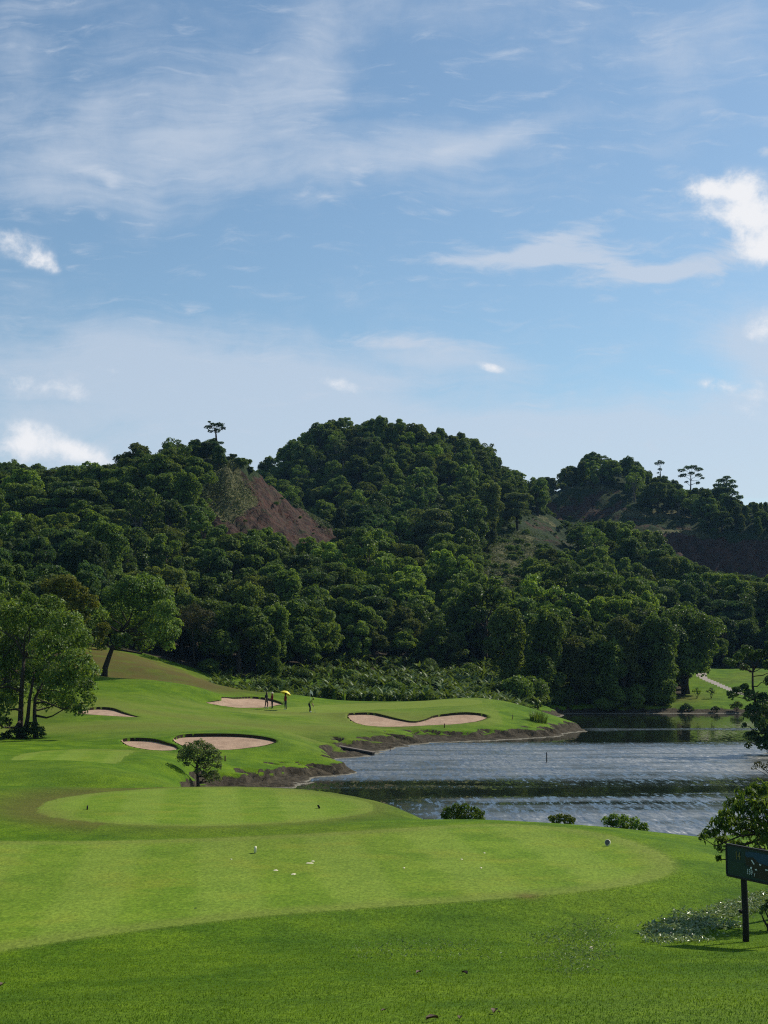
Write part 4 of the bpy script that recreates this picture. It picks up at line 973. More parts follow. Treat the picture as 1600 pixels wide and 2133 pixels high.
lobe_tree('overhanging_tree', 'dark tree leaning out over the lake from the near bank', 'tree', (1615, 1572), 118, [(1615, 1575), (1600, 1530), (1575, 1470), (1568, 1430), (1568, 1400)],
          [(1525, 1382, 11), (1515, 1378, 9), (1540, 1368, 13), (1555, 1355, 14), (1570, 1368, 14), (1585, 1362, 12), (1550, 1390, 10), (1600, 1385, 12), (1610, 1350, 20), (1535, 1440, 13), (1522, 1448, 10), (1550, 1432, 11), (1560, 1448, 14), (1585, 1455, 16), (1570, 1480, 18), (1600, 1480, 24), (1555, 1490, 9),
           (1580, 1505, 18), (1605, 1520, 26), (1565, 1532, 15), (1590, 1548, 20), (1620, 1550, 26), (1558, 1552, 8), (1605, 1420, 14), (1640, 1480, 40), (1640, 1400, 35), (1550, 1510, 6)], 0.25, 1.25, L_DEEP, 0.16, seed=33, depth=.5, z_base=0.15, shell=.45)
bush('shore_brush', 'grey twiggy brush at the water edge under the overhanging tree', 1605, 1612, 97, [(1580, 1592, 9), (1595, 1598, 10), (1610, 1594, 12), (1570, 1600, 6)], 0.14, 0.4, L_DRY, 34, zb=0.0)
# glossy shrub tree behind the hole sign
lobe_tree('hanging_leaf_tree', 'glossy tree with long drooping leaves behind the hole sign', 'tree', (1640, 1895), 29, [(1640, 1900), (1632, 1840), (1622, 1780), (1612, 1730)],
          [(1555, 1658, 26), (1585, 1650, 28), (1615, 1655, 36), (1530, 1680, 26), (1560, 1690, 34), (1600, 1695, 38), (1512, 1705, 22), (1500, 1722, 24), (1535, 1725, 30), (1575, 1735, 36), (1478, 1738, 17), (1465, 1746, 11), (1505, 1755, 18), (1540, 1765, 18), (1610, 1750, 40), (1640, 1690, 50), (1640, 1760, 45), (1500, 1770, 9), (1497, 1790, 6), (1525, 1790, 8), (1650, 1640, 35)],
          0.155, 0.62, L_GLOSSY, 0.09, seed=35, depth=.9, droop=2.2, aspect=0.30, shell=.35, up=.1)
bush('root_shrub', 'dark brush at the foot of the drooping-leaved tree', 1600, 1908, 27.5, [(1592, 1893, 9), (1606, 1886, 15), (1625, 1880, 20), (1586, 1903, 5)], 0.07, 0.8, L_DEEP, 36)
# shrubs on the lake side of the tee mound
bush('lakeside_shrub', 'low bright green shrub on the bank beside the second tee', 962, 1712, 52, [(935, 1690, 12), (952, 1684, 13), (970, 1684, 13), (988, 1690, 12), (1002, 1696, 9), (925, 1698, 9), (960, 1698, 16), (985, 1704, 14), (935, 1706, 14), (960, 1710, 14), (1000, 1708, 12)], 0.10, 0.85, L_LIGHT, 37, 'shrubs on the lake bank')
bush('lakeside_shrub', 'leafy low shrub with arching fronds on the bank behind the far tee marker', 1300, 1735, 50, [(1262, 1708, 9), (1280, 1704, 11), (1300, 1708, 13), (1322, 1713, 12), (1342, 1721, 9), (1290, 1718, 15), (1318, 1724, 15), (1270, 1718, 12), (1340, 1730, 12), (1300, 1732, 14)], 0.11, 0.85, L_GLOSSY, 38, 'shrubs on the lake bank')
bush('lakeside_shrub', 'small dull green shrub on the bank between two leafier shrubs', 1168, 1715, 50.5, [(1150, 1706, 9), (1165, 1702, 9), (1180, 1703, 9), (1192, 1709, 8), (1160, 1712, 12), (1182, 1712, 12)], 0.09, 0.8, L_FOREST, 39, 'shrubs on the lake bank')
# far bank plants
for j, (px, py, d, r, mat, lab) in enumerate([(1452, 1449, 220, 8, L_LIGHT, 'bright young sapling on the far bank below the cart path'), (1482, 1449, 220, 8, L_VINE, 'pale thin sapling on the far bank below the cart path'),
                                              (1430, 1476, 211, 9, L_DEEP, 'dark rounded shrub at the far waterline'), (1490, 1478, 210.5, 6, L_DEEP, 'small dark shrub at the far waterline right of the rounded one'), (1535, 1470, 211, 8, L_FOREST, 'green shrub at the far waterline near the overhanging tree')]):
    if j < 2: bush('sapling', lab, px, py + 6, d, [(px - r * .6, py - 8, r * .7), (px + r * .6, py - 7, r * .7), (px, py - 13, r * .6), (px + 2, py - 4, r * .5)], 0.32, 0.45, mat, 50 + j, cat='sapling')
    else: bush('waterside_shrub', lab, px, py + 4, d, [(px - r, py, r * .8), (px, py - 3, r), (px + r, py, r * .8)], 0.3, 0.9, mat, 50 + j)
bush('point_shrub', 'low dark shrub in the gully behind the tip of the green', 1095, 1490, 172, [(1075, 1476, 9), (1090, 1473, 10), (1105, 1478, 9), (1120, 1484, 7)], 0.28, 0.9, L_LIGHT, 58)

# ------------------------------------------------------------------ blades: generic strips
def blades(base, direc, length, width, bend, tint, nseg=2):
    """arching tapered strips; direc = horizontal unit vectors"""
    n = len(base); vs_, ts = [], []
    up = np.array([0, 0, 1.0]); side = np.cross(direc, up); side /= np.linalg.norm(side, axis=1, keepdims=True) + 1e-9
    K = nseg + 1
    for k in range(K):
        t = k / nseg
        p = base + up * (length * (t - 0.45 * bend * t * t))[:, None] + direc * (length * bend * t * t)[:, None]
        wd = (width * (1 - t) ** 0.7 if k else width)
        vs_.append(p + side * (wd * .5)[:, None]); vs_.append(p - side * (wd * .5)[:, None])
    v = np.stack(vs_, 1)
    f = []
    b0 = np.arange(n) * 2 * K
    for k in range(nseg): f.append(np.stack([b0 + 2 * k, b0 + 2 * k + 1, b0 + 2 * k + 3, b0 + 2 * k + 2], 1))
    return v.reshape(-1, 3), np.concatenate(f), np.repeat(tint, 2 * K)
def hdir(n, g):
    a = g.random(n) * 6.2832; return np.stack([np.cos(a), np.sin(a), np.zeros(n)], 1)
# rough grass in the foreground
g = np.random.default_rng(61)
n = 330000
d_ = np.sqrt(g.random(n) * (34.0 ** 2 - 10.5 ** 2) + 10.5 ** 2); xs_ = g.uniform(-1, 1, n) * (0.29 * d_ + 0.8)
keep = (poly_sd(xs_, d_, TEE1) < -0.05) & (g.random(n) < np.clip(1.15 - (d_ - 12) / 30, .25, 1))
xs_, d_ = xs_[keep], d_[keep]
zs_ = H(xs_, d_); n = len(xs_)
clump = fbm(xs_ * 2.5, d_ * 2.5, 3)
big = fbm(xs_ * 0.35, d_ * 0.35, 3)
v, f, t = blades(np.stack([xs_, d_, zs_ - 0.004], 1), hdir(n, g), (0.022 + 0.035 * g.random(n)) * (0.5 + clump), 0.0045 + 0.004 * g.random(n), 0.4 + 0.9 * g.random(n), np.clip((clump - .25) * .9 + g.random(n) * .45 + (big - .45) * 1.6, 0, 1), 2)
tag(link('rough_grass', np_mesh('rough_grass', v, f, False, {'tint': ('FLOAT', t.astype(np.float32))}), L_GRASS), 'uncut green grass on the foreground slope below the first tee', 'grass', kind='stuff')
# broad-leaved shiny weeds in the grass near the sign, and thinner ones beside
def patch(name, label, polys, density, leaf, mat, seed):
    g = np.random.default_rng(seed); cs = []
    for pl, dens in polys:
        gp = np.array([ground_hit(*p, f=H, d1=60) for p in pl])
        x0, x1, y0, y1 = gp[:, 0].min(), gp[:, 0].max(), gp[:, 1].min(), gp[:, 1].max()
        n = int((x1 - x0) * (y1 - y0) * density * dens); x = g.uniform(x0 - .3, x1 + .3, n); y = g.uniform(y0 - .3, y1 + .3, n)
        k = poly_sd(x, y, gp) + (fbm(x * 1.5, y * 1.5, 3) - .45) * 1.5 > g.random(n) * .7
        cs.append(np.stack([x[k], y[k]], 1))
    c = np.concatenate(cs); n = len(c)
    z = H(c[:, 0], c[:, 1]) + g.uniform(.01, .085, n)
    nn = np.stack([g.normal(size=n) * .6, g.normal(size=n) * .6 - .15, np.ones(n)], 1)
    L = leaf * (.5 + g.random(n))
    v, f, t = leaves(np.stack([c[:, 0], c[:, 1], z], 1), nn, g.normal(size=(n, 3)), L, L * .42, g.random(n))
    return tag(link(name, np_mesh(name, v, f, False, {'tint': ('FLOAT', t.astype(np.float32))}), mat), label, 'ground cover', kind='stuff')
patch('broadleaf_weeds', 'shiny broad-leaved weeds in the grass left of the sign post', [([(1335, 1980), (1315, 1940), (1360, 1912), (1450, 1892), (1540, 1872), (1640, 1840), (1640, 1875), (1545, 1928), (1470, 1955), (1400, 1978)], 1.0), ([(370, 1902), (390, 1888), (450, 1890), (470, 1900), (420, 1906)], .7)], 1000, 0.085, L_BROAD, 62)
patch('narrow_weeds', 'grey-green thin weeds spreading through the lawn', [([(1100, 2010), (1080, 1950), (1180, 1915), (1320, 1905), (1330, 1985), (1280, 2030), (1170, 2040)], 1.0), ([(640, 1985), (780, 1955), (1080, 1960), (1060, 2005), (760, 2005)], .3)], 300, 0.05, L_WEED, 63)

# low palm and fern thicket behind the green
g = np.random.default_rng(64)
n0 = 2600
x = g.uniform(-30, 30, n0); y = g.uniform(176, 240, n0); z = H(x, y); px, py = proj(x, y, z)
k = (px > 440) & (px < 1145) & (y < np.interp(px, ex_, ed_) + 7) & (z > .5) & (y > np.interp(px, [440, 520, 620, 700, 1000, 1060, 1145], [190, 182, 178, 176, 176, 178, 186]))
x, y, z = x[k], y[k], z[k]; n = len(x)
V, F, TT = [], [], []; off = 0
nf = 9
a0 = g.random(n) * 6.28; hgt = g.uniform(.9, 2.0, n) * (1 - .45 * (fbm(x * .15 + 3, y * .15, 3) > .5))
for j in range(nf):
    a = a0 + j * 6.283 / nf + g.normal(size=n) * .3
    dr = np.stack([np.cos(a), np.sin(a), np.zeros(n)], 1)
    v, f, t = blades(np.stack([x, y, z + g.uniform(0, .5, n) * hgt], 1), dr, hgt * g.uniform(.7, 1.25, n), hgt * .30, g.uniform(.6, 1.25, n), np.clip(g.random(n) * .7 + .25 * (j % 3), 0, 1), 4)
    V.append(v); F.append(f + off); TT.append(t); off += len(v)
tag(link('palm_thicket', np_mesh('palm_thicket', np.concatenate(V), np.concatenate(F), False, {'tint': ('FLOAT', np.concatenate(TT).astype(np.float32))}), L_FROND), 'dense thicket of low palms and ferns behind the putting green', 'undergrowth', kind='stuff')
# pale creepers on the open slope of the middle hill
V, F, TT = [], [], []; off = 0
n0 = 5200; x = g.uniform(-40, 60, n0); y = g.uniform(285, 430, n0); z = H(x, y); px, py = proj(x, y, z)
k = pix_mask(SCRUB[1:3] + [SCRUB[5], SCRUB[0]], px, py, y) > .3; x, y, z = x[k], y[k], z[k]; n = len(x)
c = np.repeat(np.stack([x, y, z], 1), 26, 0); n = len(c); c = c + g.normal(size=(n, 3)) * np.array([.9, .9, .3])
c[:, 2] = H(c[:, 0], c[:, 1]) + g.uniform(0, .6, n)
v, f, t = leaves(c, np.stack([g.normal(size=n) * .5, g.normal(size=n) * .5 - .3, np.ones(n)], 1), g.normal(size=(n, 3)), g.uniform(.25, .5, n), g.uniform(.2, .4, n), np.clip(fbm(c[:, 0] * .3, c[:, 1] * .3, 3) * 1.4 - .3 + g.random(n) * .4, 0, 1))
tag(link('creepers', np_mesh('creepers', v, f, False, {'tint': ('FLOAT', t.astype(np.float32))}), L_VINE), 'pale creepers covering the open slopes between the trees', 'undergrowth', kind='stuff')

def tuft(name, label, px, py, d, n, hgt, spread, wid, mat, seed, cat='plant'):
    g = np.random.default_rng(seed); b0 = P(px, py, d); z0 = float(H(np.array([b0.x]), np.array([d]))[0])
    o = empty(name, (b0.x, d, z0)); tag(o, label, cat)
    dr = hdir(n, g); bs = dr * (g.random(n) * spread)[:, None]
    bs[:, 2] = H(bs[:, 0] + b0.x, bs[:, 1] + d) - z0 - .03
    v, f, t = blades(bs, hdir(n, g) * .4 + dr * .6, hgt * g.uniform(.5, 1.1, n), np.full(n, wid), g.uniform(.2, .9, n), g.random(n), 4)
    link('leaves', np_mesh('leaves', v, f, False, {'tint': ('FLOAT', t.astype(np.float32))}), mat, o)
    return o
tuft('reed_clump', 'bright clump of tall reeds at the tip of the green by the water', 1122, 1503, 150.5, 260, 1.5, 0.9, 0.07, L_LIGHT, 65)
tuft('banana_plant', 'light green broad-leaved banana plant at the edge of the palm thicket', 716, 1463, 176, 14, 1.6, 0.15, 0.42, L_LIGHT, 66)

# ------------------------------------------------------------------ made things
PAINT_W = simple('cream_paint', (0.72, 0.68, 0.48), 0.5, 0.4, 0.1, 9)
WOOD_G = simple('weathered_wood', (0.13, 0.125, 0.11), 0.85, 0.2, 0.3, 12, .3)
WOOD_D = simple('dark_wood', (0.022, 0.020, 0.020), 0.8, 0.2, 0.3, 8, .3)
STAKE = simple('stake_wood', (0.10, 0.050, 0.028), 0.85, 0.2, 0.3, 8)
CONC = simple('plain_concrete', (0.16, 0.135, 0.11), 0.9, 0.2, 0.3, 1.5, .4)
CONC_D = simple('dark_concrete', (0.035, 0.034, 0.03), 0.8, 0.3, 0.4, 1.5, .4)  # same concrete in a darker tone for the side wall
def gz(x, y): return float(H(np.array([x], float), np.array([y], float))[0])
def disc_marker(name, label, px, py, zt, r, th, yaw, tilt, face_mat, rim_mat, group):
    rx, rz = ray(px, py); d = (zt - CAM_Z) / rz
    o = empty(name, (rx * d, d, zt)); tag(o, label, 'tee marker', group)
    o.rotation_euler = (0, 0, R(yaw))
    # a slice of log stood on edge: local x is the disc axis
    M_ = Matrix.Rotation(R(tilt), 4, 'Y')
    n = 22; ring = []; prof = [(0, .80), (.10, .96), (.5, 1.0), (.90, .96), (1, .80)]
    b = MB(); vs_ = []
    for (t, k) in prof:
        for i in range(n):
            a = 2 * math.pi * i / n; rr = r * k * (1 + .03 * math.sin(3 * a))
            vs_.append(M_ @ Vector(((t - .5) * th, rr * math.cos(a), rr * 1.12 * math.sin(a))) + Vector((0, 0, r * 1.02)))
    fs_ = []
    for j in range(len(prof) - 1):
        for i in range(n): fs_.append((j * n + i, j * n + (i + 1) % n, (j + 1) * n + (i + 1) % n, (j + 1) * n + i))
    b.add(vs_, fs_); me = b.mesh('painted_rim', True); link('painted_rim', me, rim_mat, o)
    for j, nm in ((0, -1), (len(prof) - 1, 1)):
        c = MB(); ctr = M_ @ Vector((nm * th * .53, 0, 0)) + Vector((0, 0, r * 1.02))
        rg = [vs_[j * n + i] for i in range(n)]
        c.add(rg + [ctr], [((i, (i + 1) % n, n) if nm > 0 else ((i + 1) % n, i, n)) for i in range(n)])
        link('cut_face', c.mesh('cut_face', True), face_mat, o)
    mb = MB(); mb.tube([(0, 0, -.08), (0, 0, .05)], [.012, .012], 8); link('spike', mb.mesh('spike'), WOOD_D, o)
    return o
GT = 'tee markers on the nearest tee'
disc_marker('tee_marker', 'cream-edged wood slice tee marker seen edge-on beside pale divots', 532, 1777, Z1, .082, .055, 4, 4, WOOD_G, PAINT_W, None)
disc_marker('tee_marker', 'cream-edged wood slice tee marker tilted near the rounded tee end', 1266, 1762, Z1, .080, .06, 62, 24, WOOD_G, PAINT_W, None)
disc_marker('tee_marker', 'small dark tee marker upright on the second tee', 182, 1687, Z2, .075, .05, 10, 3, WOOD_D, WOOD_D, None)
disc_marker('tee_marker', 'small dark tee marker tipped over on the second tee', 664, 1684, Z2, .065, .05, 20, -28, WOOD_D, WOOD_D, None)
# pale divots and chips on the tee
CHIP = simple('sand_chip', (0.62, 0.56, 0.40), 0.9, 0.1, 0.2, 20)
for j, (px, py, wd, ht) in enumerate([(645, 1798, .20, .06), (574, 1813, .15, .05), (612, 1821, .12, .06), (652, 1794, .10, .05), (1009, 1777, .07, .04), (962, 1790, .06, .04), (842, 1808, .07, .04), (1002, 1808, .06, .04), (1232, 1978, .06, .04), (482, 1790, .05, .03)]):
    if py > 1950: x_, y_ = ground_hit(px, py, H, 9, 50); zt = gz(x_, y_) + .03
    else:
        rx, rz = ray(px, py); y_ = (Z1 - CAM_Z) / rz; x_ = rx * y_; zt = Z1
    g = np.random.default_rng(300 + j); n = 14
    b = MB(); top = []
    for i in range(n):
        a = 6.283 * i / n; k = g.uniform(.6, 1.1); top.append((wd / 2 * k * math.cos(a), ht * k * math.sin(a) * 1.6, .004))
    vs_ = [(x * 1.15, y * 1.15, -.004) for x, y, z in top] + [(x * .7, y * .7, .016 * g.uniform(.5, 1)) for x, y, z in top] + [(0, 0, .012)]
    fs_ = [(i, (i + 1) % n, n + (i + 1) % n, n + i) for i in range(n)] + [(n + i, n + (i + 1) % n, 2 * n) for i in range(n)]
    b.add(vs_, fs_)
    o = link('sand_divot', b.mesh('sand_divot', True), CHIP, None, (x_, y_, zt))
    tag(o, 'pale sand-filled divot on the mown tee' if py < 1950 else 'pale chip lying in the lawn below the tee', 'divot', 'sand divots' if py < 1950 else None)
# fallen leaves
LEAFB = simple('dead_leaf', (0.075, 0.038, 0.022), 0.7, 0.3, 0.4, 30)
for j, (px, py, s_) in enumerate([(872, 2030, .10), (968, 2032, .13), (1243, 2025, .05), (1030, 2113, .12), (1040, 2114, .04), (900, 2128, .13), (799, 2110, .06), (2, 2058, .17), (958, 2126, .08)]):
    x_, y_ = ground_hit(px, py, H, 8, 40); g = np.random.default_rng(400 + j)
    nx, ny = 7, 5; vs_ = []
    for side in (0, 1):
        for i in range(nx):
            t = i / (nx - 1); wv = s_ * .30 * math.sin(math.pi * (t * .9 + .05))
            for k in range(ny):
                u = k / (ny - 1) * 2 - 1
                vs_.append(((t - .5) * s_, u * wv, .012 + abs(u) ** 1.5 * s_ * .18 + math.sin(t * 3.14) * s_ * .10 + g.uniform(-1, 1) * s_ * .015 - side * .0025))
    fs_ = []
    for side in (0, 1):
        o_ = side * nx * ny
        for i in range(nx - 1):
            for k in range(ny - 1):
                q_ = (o_ + i * ny + k, o_ + (i + 1) * ny + k, o_ + (i + 1) * ny + k + 1, o_ + i * ny + k + 1)
                fs_.append(q_ if side == 0 else q_[::-1])
    b = MB(); b.add(vs_, fs_)
    e = empty('fallen_leaf', (x_, y_, gz(x_, y_) + .012), g.uniform(0, 6.28))
    tag(e, 'dry curled brown leaf fallen on the lawn', 'leaf', 'fallen leaves on the lawn')
    link('blade', b.mesh('blade', True), LEAFB, e)
    st = MB(); st.tube([(-.5 * s_, 0, .02), (-.62 * s_, .01, .03), (-.72 * s_, .02, .03)], [.003, .0025, .002], 5); link('stalk', st.mesh('stalk'), LEAFB, e)
# stakes
def stake(name, label, px, py, d, h, mat, r=.035, zb=None, lean=0.0):
    p = P(px, py, d); z0 = gz(p.x, d) if zb is None else zb
    b = MB(); b.tube([(0, 0, -.15), (lean * .5, 0, h * .5), (lean, 0, h - .03), (lean, 0, h)], [r, r * .95, r * .9, r * .5], 8)
    o = link(name, b.mesh(name, True), mat, None, (p.x, d, z0)); return tag(o, label, 'stake')
stake('marker_stake', 'short brown stake in the grass right of the small round tree', 469, 1583, 92, .36, STAKE, .045)
stake('marker_stake', 'short dark stake on the bank in front of the long bunker', 926, 1517, 141, .42, STAKE, .05)
stake('marker_stake', 'thin dark stake on the grass near the tip of the green', 1068, 1498, 149, .5, STAKE, .035)
stake('marker_stake', 'short dark stake at the upper end of the concrete weir', 650, 1556, 119.5, .34, STAKE, .045)
stake('marker_stake', 'thin stake on the muddy shore beside the weir', 813, 1548, 122.5, .45, STAKE, .03)
stake('lake_pole', 'thin dark pole standing out of the lake', 1139, 1585, 108.5, .75, WOOD_D, .04, 0.0)
# concrete weir at the inlet
A_ = P(655, 1553, 121); A_.z = gz(A_.x, A_.y) + .10; B_ = P(778, 1570, 116.6); B_.z = .16
ax = (B_ - A_); Ln = ax.length; mid = (A_ + B_) / 2
e = empty('concrete_weir', tuple(mid)); tag(e, 'low concrete weir wall running down the mud bank into the lake', 'weir')
Mr = ax.to_track_quat('X', 'Z').to_matrix().to_4x4()
b = MB(); b.box((0, 0, -.22), (Ln, .30, .50), None); wall = link('wall', b.mesh('wall'), CONC_D, e); wall.rotation_euler = Mr.to_euler()
b = MB(); b.box((0, 0, .075), (Ln + .1, .42, .09), None); cap = link('coping', b.mesh('coping'), CONC, e); cap.rotation_euler = Mr.to_euler()

# ------------------------------------------------------------------ flag
FLAGP = simple('flag_pole', (0.55, 0.55, 0.5), 0.4, 0.5, .05, 5); FLAGC = simple('flag_cloth', (0.75, 0.73, 0.62), 0.8, 0.2, .06, 5)
fp = P(646, 1485, 152.5); fz = gz(fp.x, 152.5)
e = empty('flagstick', (fp.x, 152.5, fz)); tag(e, 'thin flagstick with a small drooping pale flag on the green', 'flagstick')
b = MB(); b.tube([(0, 0, -.1), (0, 0, 1.0), (0, 0, 2.25)], [.012, .012, .010], 8); link('pole', b.mesh('pole', True), FLAGP, e)
vs_ = []
for sd_ in (0, 1):
    for i in range(7):
        for k in range(5):
            u = i / 6; v = k / 4
            vs_.append((.01 + .28 * u, .04 * math.sin(u * 7) * u + sd_ * .004, 2.22 - .32 * v - .24 * u + .05 * math.sin(u * 4)))
fs_ = []
for sd_ in (0, 1):
    o_ = sd_ * 35
    for i in range(6):
        for k in range(4):
            q_ = (o_ + i * 5 + k, o_ + (i + 1) * 5 + k, o_ + (i + 1) * 5 + k + 1, o_ + i * 5 + k + 1); fs_.append(q_ if sd_ else q_[::-1])
b = MB(); b.add(vs_, fs_); link('flag', b.mesh('flag', True), FLAGC, e)

# ------------------------------------------------------------------ people
def skin_body(name, J, E, mats, tags_):
    """J {joint: (x,y,z,r)}, E [(a,b,tag)]; one continuous skinned surface"""
    names = list(J); ix = {n_: i for i, n_ in enumerate(names)}
    me = bpy.data.meshes.new(name); me.from_pydata([J[n_][:3] for n_ in names], [(ix[a], ix[b]) for a, b, _ in E], [])
    o = bpy.data.objects.new(name + '_tmp', me); C.objects.link(o)
    o.modifiers.new('skin', 'SKIN').use_smooth_shade = True
    for i, n_ in enumerate(names):
        sv = me.skin_vertices[0].data[i]; r = J[n_][3]; sv.radius = (r, r) if not isinstance(r, tuple) else r; sv.use_root = (n_ == 'pelvis')
    ss = o.modifiers.new('sub', 'SUBSURF'); ss.levels = 1; ss.render_levels = 1
    dg = bpy.context.evaluated_depsgraph_get(); ev = o.evaluated_get(dg)
    out = bpy.data.meshes.new_from_object(ev)
    bpy.data.objects.remove(o)
    out.materials.clear()
    for t in tags_: out.materials.append(mats[t])
    segs = [(Vector(J[a][:3]), Vector(J[b][:3]), tags_.index(t), J[a][3] if not isinstance(J[a][3], tuple) else J[a][3][0]) for a, b, t in E]
    for p in out.polygons:
        c = p.center; best = (1e9, 0)
        for a, b, t, r in segs:
            ab = b - a; k = max(0, min(1, (c - a).dot(ab) / max(ab.length_squared, 1e-9)))
            dd = (c - (a + ab * k)).length - r
            if dd < best[0]: best = (dd, t)
        p.material_index = best[1]; p.use_smooth = True
    return out
def person(label, px, py, d, rz, pose, cloth, height=1.70):
    p = P(px, py, d); e = empty('person', (p.x, d, gz(p.x, d)), rz); tag(e, label, 'person'); k = height / 1.75
    e.scale = (k, k, k)
    J = {'pelvis': (0, 0, .96, (.135, .11)), 'spine': (0, 0, 1.14, (.125, .10)), 'chest': (0, 0, 1.34, (.155, .11)), 'neck': (0, 0, 1.50, .055), 'chin': (0, -.03, 1.58, .072), 'brow': (0, -.02, 1.67, .092), 'crown': (0, 0, 1.745, .06), 'nose': (0, -.135, 1.625, .014)}
    for s_, sn in ((-1, 'l'), (1, 'r')):
        J.update({sn + 'sho': (.18 * s_, 0, 1.43, .062), sn + 'elb': (.23 * s_, .02, 1.16, .045), sn + 'wri': (.23 * s_, -.06, .93, .032), sn + 'palm': (.23 * s_, -.09, .86, (.038, .022)),
                  sn + 'hip': (.09 * s_, 0, .90, .092), sn + 'kne': (.10 * s_, -.02, .50, .062), sn + 'ank': (.10 * s_, .03, .09, .045), sn + 'toe': (.11 * s_, -.15, .035, .036)})
    J.update(pose)
    E = [('pelvis', 'spine', 'top'), ('spine', 'chest', 'top'), ('chest', 'neck', 'top'), ('neck', 'chin', 'skin'), ('chin', 'brow', 'skin'), ('brow', 'crown', 'hair'), ('chin', 'nose', 'skin')]
    for sn in 'lr':
        s_ = -1 if sn == 'l' else 1
        E += [('chest', sn + 'sho', 'top'), (sn + 'sho', sn + 'elb', 'top'), (sn + 'elb', sn + 'wri', cloth.get('sleeve', 'top')), (sn + 'wri', sn + 'palm', 'skin'), ('pelvis', sn + 'hip', 'leg'), (sn + 'hip', sn + 'kne', 'leg'), (sn + 'kne', sn + 'ank', 'leg'), (sn + 'ank', sn + 'toe', 'shoe')]
        w_ = Vector(J[sn + 'wri'][:3]); q_ = Vector(J[sn + 'palm'][:3]); dr = (q_ - w_).normalized(); sd_ = dr.cross(Vector((s_, 0.2, 0)).normalized()); sd_ = sd_.normalized() if sd_.length > .1 else Vector((0, 1, 0))
        for fi, (o_, ln) in enumerate([(-.027, .062), (-.009, .075), (.009, .072), (.027, .055)]):
            a = q_ + sd_ * o_ + dr * .03; b1 = a + dr * ln * .6; c1 = b1 + (dr + Vector((-s_ * .7, -.2, 0))).normalized() * ln * .5
            J[f'{sn}f{fi}a'] = (*b1, .0085); J[f'{sn}f{fi}b'] = (*c1, .007); E += [(sn + 'palm', f'{sn}f{fi}a', 'skin'), (f'{sn}f{fi}a', f'{sn}f{fi}b', 'skin')]
        th = w_.lerp(q_, .6) + sd_ * -.045 + dr * .01; J[sn + 'tha'] = (*th, .010); J[sn + 'thb'] = (*(th + dr * .045 + sd_ * -.01), .008); E += [(sn + 'palm', sn + 'tha', 'skin'), (sn + 'tha', sn + 'thb', 'skin')]
    me = skin_body('body', J, E, cloth, ['top', 'skin', 'leg', 'shoe', 'hair'])
    link('body', me, None, e)
    return e, J, k
SKIN = simple('skin', (0.30, 0.17, 0.11), .6, .3, .08); HAIR = simple('hair', (0.012, 0.010, 0.010), .6, .3, .1)
BLK = simple('black_cloth', (0.018, 0.018, 0.020), .85, .2, .2); RED = simple('red_cloth', (0.20, 0.012, 0.022), .85, .2, .2); LIME = simple('lime_cloth', (0.32, 0.40, 0.05), .85, .2, .15); GREY = simple('dark_grey_cloth', (0.035, 0.037, 0.042), .85, .2, .2); NAVY = simple('navy_cloth', (0.02, 0.022, 0.035), .85, .2, .2)
SHOE_W = simple('white_shoe', (0.6, 0.6, 0.58), .6, .3, .1); HATW = simple('straw_hat', (0.62, 0.56, 0.42), .85, .2, .1); YEL = simple('yellow_nylon', (0.80, 0.66, 0.05), .6, .3, .08); CAPB = simple('cap_cloth', (0.35, 0.42, 0.10), .85, .2, .1)
METAL = simple('club_metal', (0.35, 0.35, 0.36), .3, .5, .05, metal=.8)
def hat(e, J, brim, mat, name='hat'):
    c = Vector(J['crown'][:3]); u = (c - Vector(J['chin'][:3])).normalized(); q_ = u.to_track_quat('Z', 'Y')
    b = MB(); prof = [(brim, -.045), (brim * .8, -.03), (.118, -.02), (.112, .05), (.085, .09), (.02, .105)]; n = 16; vs_ = []
    for r, z in prof:
        for i in range(n): vs_.append(c + q_ @ Vector((r * math.cos(6.283 * i / n), r * math.sin(6.283 * i / n), z)))
    fs_ = [(j * n + i, j * n + (i + 1) % n, (j + 1) * n + (i + 1) % n, (j + 1) * n + i) for j in range(len(prof) - 1) for i in range(n)] + [tuple((len(prof) - 1) * n + i for i in range(n))]
    b.add(vs_, fs_); link(name, b.mesh(name, True), mat, e)
base = dict(skin=SKIN, hair=HAIR)
# golfer in dark clothes, looking along the green, one arm bent on a club
e1, J1, k1 = person('person in dark clothes standing with a club by the back bunker', 555, 1478, 154.5, R(60), {'rkne': (.12, -.10, .50, .062), 'rank': (.14, .02, .09, .045), 'rtoe': (.15, -.16, .035, .036), 'lkne': (-.10, .03, .50, .062), 'lank': (-.10, .14, .09, .045), 'ltoe': (-.10, -.04, .035, .036), 'relb': (.27, .05, 1.17, .045), 'rwri': (.24, -.16, 1.04, .032), 'rpalm': (.22, -.24, 1.0, (.038, .022))}, dict(base, top=BLK, leg=BLK, shoe=SHOE_W, sleeve='skin'), 1.75)
e2, J2, k2 = person('person in red top and wide pale hat standing between two others', 567, 1478, 154.5, R(-60), {'lkne': (-.085, -.01, .5, .062), 'rkne': (.085, -.01, .5, .062), 'lank': (-.07, .03, .09, .045), 'rank': (.07, .03, .09, .045), 'ltoe': (-.08, -.15, .035, .036), 'rtoe': (.08, -.15, .035, .036), 'relb': (.24, -.02, 1.16, .045), 'rwri': (.14, -.20, 1.08, .032), 'rpalm': (.09, -.25, 1.09, (.038, .022)), 'lelb': (-.24, -.02, 1.16, .045), 'lwri': (-.14, -.20, 1.08, .032), 'lpalm': (-.09, -.25, 1.09, (.038, .022))}, dict(base, top=RED, leg=BLK, shoe=BLK), 1.66)
hat(e2, J2, .24, HATW)
